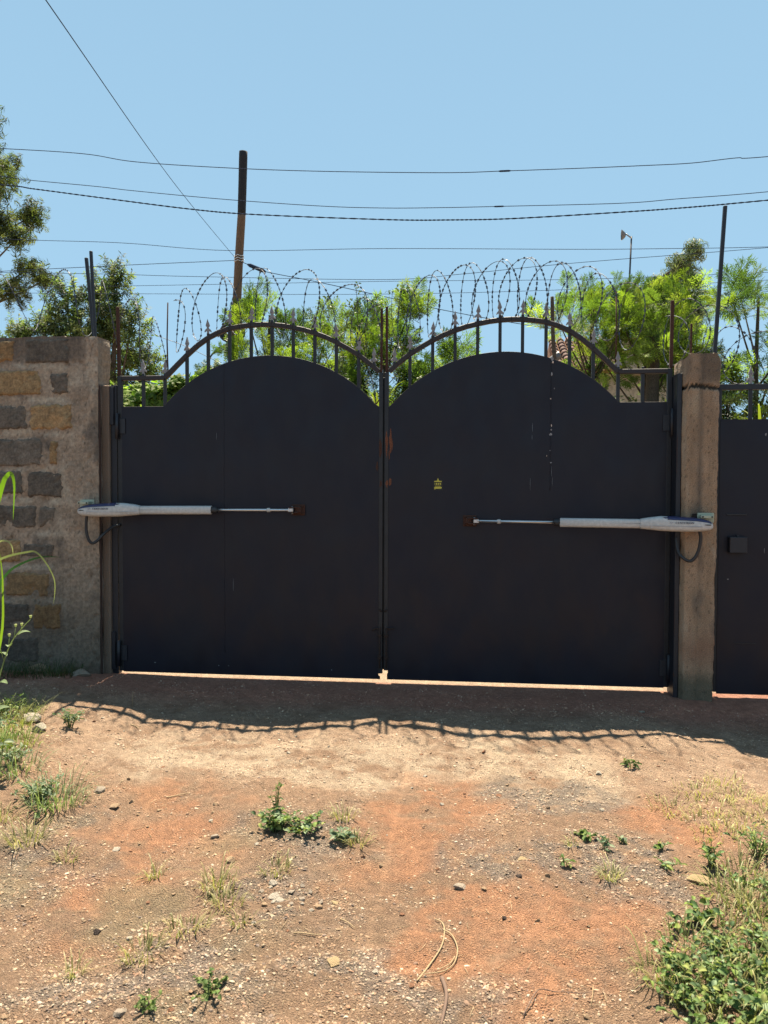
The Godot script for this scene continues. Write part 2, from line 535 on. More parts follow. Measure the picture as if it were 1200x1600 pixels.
func blotch(s: SurfaceTool, c: Vector3, rx: float, ry: float, sd: int, thick := 0.0008) -> void:
	var r := RandomNumberGenerator.new()
	r.seed = sd
	var poly := PackedVector2Array()
	var n := 13
	for k in n:
		var a := TAU * k / n
		var q := r.randf_range(0.55, 1.1)
		poly.append(Vector2(cos(a) * rx * q, sin(a) * ry * q))
	prism(s, poly, 0.0, thick, Transform3D(Basis.IDENTITY, c))

func gate_leaf(sgn: float, label: String) -> Node3D:
	var t := thing("gate_leaf", label, "gate", Vector3(sgn * 1.05, 0.03, 0))
	var spear := spear_mesh()
	# sheet
	var poly := PackedVector2Array()
	poly.append(Vector2(sgn * 2.082, 0.03))
	poly.append(Vector2(sgn * 2.082, 2.132))
	poly.append(Vector2(sgn * 1.728, 2.132))
	for i in 45:
		var u := lerpf(1.722, 0.036, i / 44.0)
		poly.append(Vector2(sgn * u, plate_y(u)))
	if sgn > 0.0:
		poly.append_array(PackedVector2Array([Vector2(0.036, 0.08), Vector2(0.03, 0.074), Vector2(0.029, 0.03)]))
	else:
		poly.append_array(PackedVector2Array([Vector2(-0.036, 0.06), Vector2(-0.024, 0.052), Vector2(-0.023, 0.03)]))
	var s := tool(true)
	prism(s, poly, -0.003, 0.0)
	obj("panel", s, M.paint, t)
	# the frame behind the sheet
	s = tool(true)
	for i in 44:
		var ua := lerpf(1.722, 0.04, i / 44.0)
		var ub := lerpf(1.722, 0.04, (i + 1) / 44.0)
		bar(s, Vector3(sgn * ua, plate_y(ua) - 0.012, -0.0195), Vector3(sgn * ub, plate_y(ub) - 0.012, -0.0195), 0.03, 0.03, 0.001)
	bar(s, Vector3(sgn * 1.7, 2.119, -0.02), Vector3(sgn * 2.06, 2.119, -0.02), 0.03, 0.03)
	bar(s, Vector3(sgn * 0.06, 0.052, -0.022), Vector3(sgn * 2.06, 0.052, -0.022), 0.04, 0.036)
	obj("frame", s, M.paint_worn, t)
	# stiles
	s = tool(true)
	bar(s, Vector3(sgn * 2.098, 0.035, -0.016), Vector3(sgn * 2.098, 2.376, -0.016), 0.034, 0.036)
	obj("stile", s, M.paint_bar, t)
	s = tool(true)
	bar(s, Vector3(sgn * 0.0215, 0.1 if sgn > 0 else 0.075, -0.012), Vector3(sgn * 0.0215, 2.375, -0.012), 0.031, 0.034)
	obj("stile", s, M.paint_bar, t)
	if sgn < 0.0:
		s = tool(true)
		box(s, Vector3(0.0, 1.22, -0.034), Vector3(0.045, 2.24, 0.006), 0.001)
		obj("overlap_strip", s, M.paint_bar, t)
	# rail
	s = tool(true)
	for i in RAIL.size() - 1:
		var a := Vector3(sgn * maxf(RAIL[i][0], 0.038), RAIL[i][1] + (0.03 if i == 0 else 0.0), -0.018)
		var b := Vector3(sgn * minf(RAIL[i + 1][0], 2.08), RAIL[i + 1][1], -0.018)
		var over := (b - a).normalized() * 0.004
		bar(s, a, b + over, 0.036, 0.036, 0.004)
	obj("rail", s, M.paint_worn, t)
	# bars with their spear tips
	var us := [0.196, 0.368, 0.536, 0.704, 0.87, 1.036, 1.208, 1.38, 1.552, 1.732, 1.908]
	for i in us.size():
		var u: float = us[i]
		s = tool(true)
		var low := plate_y(u) - 0.03
		bar(s, Vector3(sgn * u, low, -0.019), Vector3(sgn * u, rail_y(u) - 0.014, -0.019), 0.024, 0.024)
		bar(s, Vector3(sgn * u, rail_y(u) + 0.015, -0.019), Vector3(sgn * u, rail_y(u) + 0.035, -0.019), 0.018, 0.018)
		var b := obj("bar", s, M.paint_bar, t)
		if sgn > 0.0 and i == 10:
			continue
		var tip := put("spear_tip", spear, M.spear, b)
		tip.position = Vector3(sgn * u, rail_y(u) + 0.016 + rng.randf_range(-0.006, 0.004), -0.019)
		tip.rotation = Vector3(0, rng.randf_range(-0.35, 0.35), rng.randf_range(-0.06, 0.06))
	s = tool(true)
	bar(s, Vector3(sgn * 0.078, 2.43, -0.019), Vector3(sgn * 0.078, 2.455, -0.019), 0.02, 0.02)
	var stub := obj("bar", s, M.paint_bar, t)
	var last := put("spear_tip", spear, M.spear, stub)
	last.position = Vector3(sgn * 0.078, 2.432, -0.019)
	last.rotation.y = 0.5 * sgn
	# the tall rusty end posts
	s = tool(true)
	bar(s, Vector3(sgn * 0.021, 2.377, -0.014), Vector3(sgn * 0.0195, 2.872 if sgn > 0 else 2.862, -0.02), 0.018, 0.022, 0.003)
	obj("rusty_post", s, M.rust, t)
	s = tool(true)
	bar(s, Vector3(sgn * 2.108, 2.378, -0.022), Vector3(sgn * (2.112 if sgn > 0 else 2.118), 2.87 if sgn > 0 else 2.92, -0.022), 0.024, 0.024, 0.003)
	obj("rusty_post", s, M.rust, t)
	s = tool(true)
	var rod := PackedVector3Array([Vector3(sgn * 1.715, 2.37, -0.04), Vector3(sgn * 1.722, 2.65, -0.04), Vector3(sgn * 1.716, 2.95, -0.045)])
	tube(s, rod, 0.006, 0.005, 6)
	obj("thin_rod", s, M.rust, t)
	# hinges
	for y in [0.18, 1.98]:
		s = tool()
		tube(s, PackedVector3Array([Vector3(sgn * 2.112, y - 0.1, 0.022), Vector3(sgn * 2.112, y + 0.1, 0.022)]), 0.015, -1, 10)
		box(s, Vector3(sgn * 2.075, y, 0.006), Vector3(0.05, 0.12, 0.008), 0.002)
		obj("hinge", s, M.dark_steel, t)
	# drop bolt beside the seam
	s = tool()
	tube(s, PackedVector3Array([Vector3(sgn * 0.026, 0.12, 0.014), Vector3(sgn * 0.026, 0.43, 0.014)]), 0.0065, -1, 8)
	tube(s, PackedVector3Array([Vector3(sgn * 0.026, 0.425, 0.014), Vector3(sgn * 0.05, 0.425, 0.02), Vector3(sgn * 0.085, 0.42 + 0.01 * sgn, 0.022)]), 0.006, -1, 8)
	box(s, Vector3(sgn * 0.026, 0.2, 0.012), Vector3(0.03, 0.02, 0.02), 0.002)
	box(s, Vector3(sgn * 0.026, 0.37, 0.012), Vector3(0.03, 0.02, 0.02), 0.002)
	obj("drop_bolt", s, M.rust_dark, t)
	s = tool()
	tube(s, PackedVector3Array([Vector3(sgn * 0.012, 0.555, 0.008), Vector3(sgn * 0.03, 0.57, 0.012)]), 0.007, -1, 8)
	obj("bolt_stub", s, M.rust_dark, t)
	return t

func marks(left: Node3D, right: Node3D) -> void:
	# worn and rusty places, each a flake of its own
	var s: SurfaceTool
	for q in [[0.052, 1.86, 0.012, 0.1, 1, 0.0002], [0.062, 1.83, 0.009, 0.05, 2, 0.0003], [0.042, 1.75, 0.004, 0.05, 3, 0.0004], [0.023, 1.83, 0.012, 0.1, 5, 0.0052], [0.025, 1.53, 0.012, 0.03, 6, 0.0052], [0.05, 1.54, 0.012, 0.035, 7, 0.0002]]:
		s = tool(true)
		blotch(s, Vector3(q[0], q[1], q[5]), q[2], q[3], q[4])
		obj("rust_stain", s, M.rust_bright, right)
	for q in [[-0.023, 1.8, 0.012, 0.09, 8, 0.0052], [-0.05, 1.66, 0.01, 0.045, 9, 0.0002], [-0.022, 1.53, 0.011, 0.03, 10, 0.0052]]:
		s = tool(true)
		blotch(s, Vector3(q[0], q[1], q[5]), q[2], q[3], q[4])
		obj("rust_stain", s, M.rust, left)
	# welded vertical seams of the sheets
	s = tool()
	var bead := PackedVector3Array()
	for i in 60:
		bead.append(Vector3(1.247 + 0.004 * sin(i * 1.7), 2.46 - i * 0.0165, 0.0004))
	tube(s, bead, 0.0035, -1, 5)
	obj("weld_seam", s, M.paint, right)
	s = tool()
	bead = PackedVector3Array()
	for i in 50:
		bead.append(Vector3(-1.25 + 0.003 * sin(i * 1.3), 2.46 - i * 0.046, 0.0002))
	tube(s, bead, 0.002, -1, 5)
	obj("weld_seam", s, M.paint, left)
	var k := 0
	for q in [[1.254, 2.455, 0.011, 0.016], [1.257, 2.432, 0.008, 0.011], [1.25, 2.345, 0.009, 0.017], [1.27, 2.238, 0.004, 0.006], [1.243, 2.163, 0.006, 0.005], [1.25, 1.933, 0.008, 0.008], [1.247, 1.9, 0.012, 0.012], [1.252, 1.965, 0.004, 0.012], [1.243, 1.78, 0.004, 0.004], [1.25, 1.69, 0.007, 0.006], [1.219, 1.74, 0.003, 0.006]]:
		s = tool(true)
		blotch(s, Vector3(q[0], q[1], 0.004), q[2], q[3], 60 + k, 0.001)
		obj("paint_chip", s, M.chip if k % 3 == 1 else M.spear, right)
		k += 1
	for q in [[1.113, 1.95, 0.0018, 0.04], [1.111, 1.88, 0.0016, 0.02], [1.1, 1.53, 0.001, 0.05], [1.255, 1.62, 0.0012, 0.05], [1.262, 1.55, 0.001, 0.04]]:
		s = tool(true)
		blotch(s, Vector3(q[0], q[1], 0.0002), q[2], q[3], int(q[0] * 900 + q[1] * 70))
		obj("scratch", s, M.scratch, right)
	for q in [[-1.82, 0.11, 0.006, 0.004], [-1.3, 0.1, 0.004, 0.004], [-1.22, 0.1, 0.004, 0.003], [-0.4, 0.09, 0.005, 0.005], [-1.18, 0.75, 0.0012, 0.06], [-1.31, 1.9, 0.001, 0.03]]:
		s = tool(true)
		blotch(s, Vector3(q[0], q[1], 0.0002), q[2], q[3], int(absf(q[0]) * 500))
		obj("scratch", s, M.scratch, left)
	# sticker
	var st := thing("sticker", "small black and yellow sticker stuck on the right gate leaf", "sticker", Vector3(0.413, 1.53, 0.0005))
	s = tool(true)
	prism(s, PackedVector2Array([Vector2(-0.034, -0.048), Vector2(0.036, -0.048), Vector2(0.034, 0.028), Vector2(0.012, 0.03), Vector2(0.0, 0.056), Vector2(-0.012, 0.03), Vector2(-0.034, 0.028)]), 0.0, 0.0008)
	put("backing", done(s), M.black, st)
	s = tool(true)
	prism(s, PackedVector2Array([Vector2(-0.028, 0.015), Vector2(0.029, 0.015), Vector2(0.029, 0.022), Vector2(0.008, 0.024), Vector2(0.0, 0.045), Vector2(-0.008, 0.024), Vector2(-0.028, 0.022)]), 0.0006, 0.0014)
	for q in [[-0.022, 0.004], [-0.009, 0.009], [0.006, 0.009], [0.02, 0.007]]:
		prism(s, PackedVector2Array([Vector2(q[0] - q[1] * 0.5, -0.007), Vector2(q[0] + q[1] * 0.5, -0.007), Vector2(q[0] + q[1] * 0.5, 0.008), Vector2(q[0] - q[1] * 0.5, 0.008)]), 0.0006, 0.0014)
	prism(s, PackedVector2Array([Vector2(-0.022, -0.018), Vector2(0.022, -0.018), Vector2(0.022, -0.0145), Vector2(-0.022, -0.0145)]), 0.0006, 0.0014)
	prism(s, PackedVector2Array([Vector2(-0.024, -0.044), Vector2(-0.018, -0.036), Vector2(0.024, -0.036), Vector2(0.03, -0.03), Vector2(0.028, -0.022), Vector2(-0.024, -0.022), Vector2(-0.028, -0.028)]), 0.0006, 0.0014)
	put("print", done(s), M.yellow, st)

func pedestrian_gate() -> void:
	var t := thing("pedestrian_gate", "dark painted pedestrian gate right of the cracked concrete pillar", "gate", Vector3(2.95, 0.0, 0.08))
	var s := tool(true)
	prism(s, PackedVector2Array([Vector2(2.43, 0.02), Vector2(3.42, 0.02), Vector2(3.42, 1.995), Vector2(2.43, 1.995)]), 0.077, 0.08)
	obj("panel", s, M.paint, t)
	s = tool(true)
	bar(s, Vector3(2.42, 2.226, 0.06), Vector3(3.44, 2.226, 0.06), 0.04, 0.034)
	obj("rail", s, M.paint_bar, t)
	s = tool(true)
	bar(s, Vector3(2.45, 1.978, 0.058), Vector3(3.42, 1.978, 0.058), 0.03, 0.034)
	obj("frame", s, M.paint_worn, t)
	for x in [2.425, 3.425]:
		s = tool(true)
		bar(s, Vector3(x, 0.03, 0.06), Vector3(x, 2.22, 0.06), 0.03, 0.03)
		obj("stile", s, M.paint_bar, t)
	for x in [2.638, 2.83, 3.02, 3.21]:
		s = tool(true)
		bar(s, Vector3(x, 1.96, 0.06), Vector3(x, 2.21, 0.06), 0.024, 0.024)
		var b := obj("bar", s, M.paint_bar, t)
		var tip := put("spear_tip", spear_mesh(), M.spear, b)
		tip.position = Vector3(x, 2.24, 0.06)
	s = tool(true)
	box(s, Vector3(2.552, 1.1, 0.107), Vector3(0.12, 0.115, 0.053), 0.004)
	box(s, Vector3(2.552, 1.163, 0.107), Vector3(0.018, 0.012, 0.018), 0.002)
	obj("lock_box", s, M.dark_steel, t)
	s = tool(true)
	box(s, Vector3(2.55, 1.315, 0.0835), Vector3(0.14, 0.012, 0.006), 0.002)
	obj("welded_strip", s, M.paint_bar, t)
	s = tool(true)
	bar(s, Vector3(2.55, 0.39, 0.0835), Vector3(2.7, 0.39, 0.0835), 0.006, 0.004, 0.001)
	obj("welded_strip", s, M.paint_bar, t)
	for q in [[2.741, 1.886, 0.006, 0.014], [2.5, 0.85, 0.007, 0.006], [2.745, 1.06, 0.002, 0.02]]:
		s = tool(true)
		blotch(s, Vector3(q[0], q[1], 0.0803), q[2], q[3], int(q[1] * 50))
		obj("paint_chip", s, M.spear, t)

func gate_posts() -> void:
	var t := thing("steel_gate_post", "dark steel hinge post against the stone wall", "post", Vector3(-2.145, 0, -0.02))
	var s := tool(true)
	box(s, Vector3(-2.148, 1.14, -0.03), Vector3(0.05, 2.33, 0.06), 0.003)
	obj("post", s, M.dark_steel, t)
	s = tool(true)
	box(s, Vector3(-2.158, 2.14, 0.009), Vector3(0.032, 0.3, 0.016), 0.003)
	obj("hinge_plate", s, M.dark_steel, t)
	s = tool(true)
	box(s, Vector3(-2.158, 0.2, 0.009), Vector3(0.032, 0.3, 0.016), 0.003)
	obj("hinge_plate", s, M.dark_steel, t)
	s = tool(true)
	box(s, Vector3(-2.222, 1.15, 0.083), Vector3(0.011, 2.28, 0.012), 0.001)
	obj("rusty_strip", s, M.rust_dark, t)
	t = thing("steel_gate_post", "dark steel hinge post against the cracked concrete pillar", "post", Vector3(2.13, 0, 0.03))
	s = tool(true)
	box(s, Vector3(2.1335, 1.145, 0.045), Vector3(0.033, 2.35, 0.17), 0.003)
	obj("post", s, M.dark_steel, t)
	for q in [[1.75, 0.002, 0.17], [0.6, 0.0016, 0.25], [0.16, 0.004, 0.02]]:
		s = tool(true)
		blotch(s, Vector3(2.121, q[0], 0.1302), q[1], q[2], int(q[0] * 20))
		obj("rust_streak", s, M.rust, t)

# ---------------------------------------------------------------- gate openers
func body_loft(s: SurfaceTool, sg: float, rows: Array, grow: float, from_a: float, to_a: float, n: int) -> void:
	s.set_smooth_group(0)
	var prev := []
	for i in rows.size():
		var q: Array = rows[i]
		var my: float = (q[1] + q[2]) / 2.0
		var hy: float = (q[1] - q[2]) / 2.0 + grow
		var hz: float = q[3] + grow
		var ring := []
		for k in n + 1:
			var a := lerpf(from_a, to_a, float(k) / n)
			var cy := sin(a)
			var cz := cos(a)
			ring.append(Vector3(sg * q[0], my + signf(cy) * pow(absf(cy), 0.65) * hy, signf(cz) * pow(absf(cz), 0.65) * hz))
		if i > 0:
			for k in n:
				var mid: Vector3 = (ring[k] + ring[k + 1] + prev[k] + prev[k + 1]) / 4.0
				oquad(s, prev[k], ring[k], ring[k + 1], prev[k + 1], Vector3(0, mid.y - my, mid.z))
		if i == 0 or i == rows.size() - 1:
			for k in range(1, n):
				otri(s, ring[0], ring[k], ring[k + 1], Vector3(-sg if i == 0 else sg, 0, 0))
		prev = ring

func opener(sg: float, from: Vector3, to: Vector3, label: String, hose: Array) -> void:
	var t := thing("gate_opener", label, "gate opener", from, "gate opener arms")
	var flat_dir := (to - from).normalized() * sg
	var turn := Basis(flat_dir, Vector3.UP, flat_dir.cross(Vector3.UP)).orthonormalized()
	var rig := func(called: String, s: SurfaceTool, m: Material, parent: Node3D) -> MeshInstance3D:
		var o := put(called, done(s), m, parent)
		if parent == t:
			o.basis = turn
		return o
	# bracket on the gate
	var s := tool(true)
	box(s, Vector3(-sg * 0.02, 0.0, -0.025), Vector3(0.05, 0.05, 0.05), 0.008)
	box(s, Vector3(-sg * 0.02, 0.0, -0.045), Vector3(0.1, 0.085, 0.012), 0.004)
	for q in [[-0.055, 0.028], [-0.055, -0.028], [0.018, 0.028], [0.018, -0.028]]:
		tube(s, PackedVector3Array([Vector3(sg * q[0], q[1], -0.042), Vector3(sg * q[0], q[1], -0.03)]), 0.0075, -1, 6)
	box(s, Vector3(sg * 0.012, 0.02, -0.005), Vector3(0.07, 0.007, 0.05), 0.002)
	box(s, Vector3(sg * 0.012, -0.02, -0.005), Vector3(0.07, 0.007, 0.05), 0.002)
	(rig as Callable).call("gate_bracket", s, M.rust, t)
	s = tool()
	tube(s, PackedVector3Array([Vector3(sg * 0.02, -0.03, 0.005), Vector3(sg * 0.02, 0.025, 0.005)]), 0.009, -1, 10)
	box(s, Vector3(sg * 0.035, 0, 0.005), Vector3(0.04, 0.03, 0.022), 0.004)
	(rig as Callable).call("clevis", s, M.steel, t)
	s = tool()
	tube(s, PackedVector3Array([Vector3(sg * 0.04, 0, 0.005), Vector3(sg * 0.61, 0, 0.005)]), 0.0115, -1, 14)
	(rig as Callable).call("rod", s, M.steel, t)
	s = tool()
	tube(s, PackedVector3Array([Vector3(sg * 0.19, 0, 0.005), Vector3(sg * 0.215, 0, 0.005)]), 0.0165, -1, 14)
	(rig as Callable).call("collar", s, M.white, t)
	s = tool()
	tube(s, PackedVector3Array([Vector3(sg * 0.598, 0, 0.005), Vector3(sg * 0.645, 0, 0.005)]), 0.024, 0.027, 16)
	(rig as Callable).call("seal", s, M.cable, t)
	s = tool()
	var rows := []
	for q in [[0.642, 0.03, -0.03, 0.03], [0.644, 0.033, -0.033, 0.032], [1.2, 0.033, -0.033, 0.032]]:
		rows.append(q)
	body_loft(s, sg, rows, 0.0, 0.0, TAU, 32)
	(rig as Callable).call("tube", s, M.white, t)
	# body
	rows = [[1.195, 0.034, -0.0345, 0.034], [1.2, 0.0365, -0.036, 0.037], [1.26, 0.047, -0.042, 0.045], [1.33, 0.056, -0.048, 0.051], [1.4, 0.054, -0.051, 0.053], [1.48, 0.05, -0.052, 0.053], [1.56, 0.045, -0.05, 0.051], [1.61, 0.037, -0.046, 0.047], [1.65, 0.026, -0.04, 0.04], [1.67, 0.014, -0.03, 0.032], [1.676, 0.004, -0.02, 0.024]]
	s = tool()
	body_loft(s, sg, rows, 0.0, 0.0, TAU, 40)
	var body: MeshInstance3D = (rig as Callable).call("body", s, M.white, t)
	# the blue lid over the top
	s = tool()
	var lid := []
	for i in 15:
		var x := lerpf(1.375, 1.664, i / 14.0)
		for j in rows.size() - 1:
			if x >= rows[j][0] and x <= rows[j + 1][0]:
				var f: float = (x - rows[j][0]) / (rows[j + 1][0] - rows[j][0])
				lid.append([x, lerpf(rows[j][1], rows[j + 1][1], f), lerpf(rows[j][2], rows[j + 1][2], f), lerpf(rows[j][3], rows[j + 1][3], f)])
				break
	body_loft(s, sg, lid, 0.0025, 0.42, PI - 0.42, 18)
	(rig as Callable).call("lid", s, M.blue, t)
	s = tool(true)
	var wedge := PackedVector2Array([Vector2(sg * 1.345, 0.0505), Vector2(sg * 1.376, 0.0265), Vector2(sg * 1.376, 0.05)])
	prism(s, wedge, 0.02, 0.0445)
	(rig as Callable).call("lid_edge", s, M.blue, t)
	# parting line, screws and the key slot
	s = tool(true)
	box(s, Vector3(sg * 1.4, -0.0125, 0.0525), Vector3(0.4, 0.0016, 0.004), 0.0003)
	put("joint", done(s), M.ink_grey, body)
	s = tool(true)
	box(s, Vector3(sg * 1.635, 0.0, 0.0425), Vector3(0.05, 0.007, 0.006), 0.002)
	put("key_slot", done(s), M.cable, body)
	for x in [1.27, 1.585]:
		s = tool()
		tube(s, PackedVector3Array([Vector3(sg * x, -0.028, 0.03), Vector3(sg * x, -0.028, 0.05 - (0.006 if x < 1.3 else 0.003))]), 0.005, -1, 8)
		put("screw", done(s), M.steel, body)
	var word := TextMesh.new()
	var font := SystemFont.new()
	font.font_names = PackedStringArray(["Droid Serif"])
	font.font_weight = 700
	word.font = font
	word.text = "CENTURION"
	word.font_size = 64
	word.pixel_size = 0.00031
	word.depth = 0.0012
	var w := put("lettering", word, M.ink, body)
	w.position = Vector3(sg * 1.487, 0.0115, 0.0532)
	s = tool()
	for k in 3:
		var arc := PackedVector3Array()
		for i in 9:
			var a := TAU * (k / 3.0 + 0.28 * i / 8.0)
			arc.append(Vector3(sg * 1.487 - 0.088 + cos(a) * (0.009 - 0.0006 * i), 0.0115 + sin(a) * (0.007 - 0.0004 * i), 0.0535))
		tube(s, arc, 0.0011, 0.0018, 5)
	put("emblem", done(s), M.ink_grey, body)
	# bracket on the masonry
	s = tool(true)
	box(s, Vector3(sg * 1.64, 0.055, -0.04), Vector3(0.085, 0.022, 0.1), 0.003)
	box(s, Vector3(sg * 1.64, 0.045, -0.075), Vector3(0.11, 0.07, 0.016), 0.003)
	(rig as Callable).call("wall_bracket", s, M.zinc, t)
	s = tool()
	for q in [[-0.03, 0.055], [0.03, 0.055]]:
		tube(s, PackedVector3Array([Vector3(sg * (1.64 + q[0]), q[1], 0.005), Vector3(sg * (1.64 + q[0]), q[1], 0.016)]), 0.006, -1, 6)
	(rig as Callable).call("bolt", s, M.cable, t)
	# hose
	s = tool()
	tube(s, smooth_line(hose, 8), 0.0115, -1, 10)
	obj("hose", s, M.cable, t)

# ---------------------------------------------------------------- masonry
func stain(c: Color, x: float, y: float, sd: float) -> Color:
	var n := noise_b.get_noise_2d(x * 6.0 + sd, y * 6.0) * 0.5 + 0.5
	var m := noise_c.get_noise_2d(x * 16.0 + sd, y * 9.0) * 0.5 + 0.5
	var k := noise_a.get_noise_2d(x * 5.0 + sd * 2.0, y * 3.0) * 0.5 + 0.5
	var v := 0.68 + 0.5 * n + 0.3 * (m - 0.5)
	var fine := noise_c.get_noise_2d(x * 45.0 + sd, y * 45.0)
	v *= 1.0 + 0.16 * fine
	c = Color(c.r * v, c.g * v, c.b * v)
	c = c.lerp(Color(0.48, 0.39, 0.29), 0.5 * smoothstep(0.56, 0.7, m * 0.5 + k * 0.5))
	c = c.lerp(Color(0.11, 0.09, 0.075), 0.8 * smoothstep(0.58, 0.74, n * 0.55 + (1.0 - k) * 0.45))
	return c

func masonry_block(t: Node3D, q: Array, c: Color, sd: int, proud: float) -> void:
	# one squared stone with an uneven outline and a pitted face
	var r := RandomNumberGenerator.new()
	r.seed = sd
	var w: float = q[2] - q[0]
	var h: float = q[1] - q[3]
	var nx := maxi(4, int(w / 0.013))
	var ny := maxi(4, int(h / 0.013))
	var s := tool()
	var grid := []
	var tint := []
	for j in ny + 1:
		for i in nx + 1:
			var u := float(i) / nx
			var v := float(j) / ny
			var edge := minf(minf(u, 1.0 - u) * w, minf(v, 1.0 - v) * h)
			var x: float = q[0] + u * w
			var y: float = q[3] + v * h
			x += (noise_b.get_noise_2d(y * 22.0, sd * 7.0) * 0.022 + noise_c.get_noise_2d(y * 60.0, sd * 7.0) * 0.012) * absf(u - 0.5) * 2.0
			y += (noise_b.get_noise_2d(x * 22.0, sd * 5.0 + 90.0) * 0.018 + noise_c.get_noise_2d(x * 60.0, sd * 5.0) * 0.012) * absf(v - 0.5) * 2.0
			var z := 0.08 + proud * smoothstep(-0.001, 0.014, edge) - 0.012 * (1.0 - smoothstep(-0.001, 0.004, edge))
			z += noise_c.get_noise_2d(x * 30.0, y * 30.0) * 0.004 + minf(0.0, noise_b.get_noise_2d(x * 8.0 + sd, y * 8.0) + 0.2) * 0.05
			if noise_c.get_noise_2d(x * 60.0 + 50.0, y * 60.0) > 0.42:
				z -= 0.005
			grid.append(Vector3(x, y, z))
			var n := noise_b.get_noise_2d(x * 9.0 + sd, y * 9.0) * 0.5 + 0.5
			var k := c * (0.6 + 0.55 * n + 0.4 * noise_c.get_noise_2d(x * 40.0 + sd, y * 40.0))
			k = k.lerp(Color(0.11, 0.09, 0.07), 0.7 * smoothstep(0.45, 0.7, noise_c.get_noise_2d(x * 14.0, y * 14.0 + sd) * 0.6 + 0.5 * (1.0 - smoothstep(0.0, 0.02, edge))))
			tint.append(k)
	for j in ny:
		for i in nx:
			var a := j * (nx + 1) + i
			for e in [[a, a + nx + 2, a + 1], [a, a + nx + 1, a + nx + 2]]:
				for p in e:
					s.set_color(tint[p])
					s.add_vertex(grid[p])
	obj("stone", s, M.block, t)

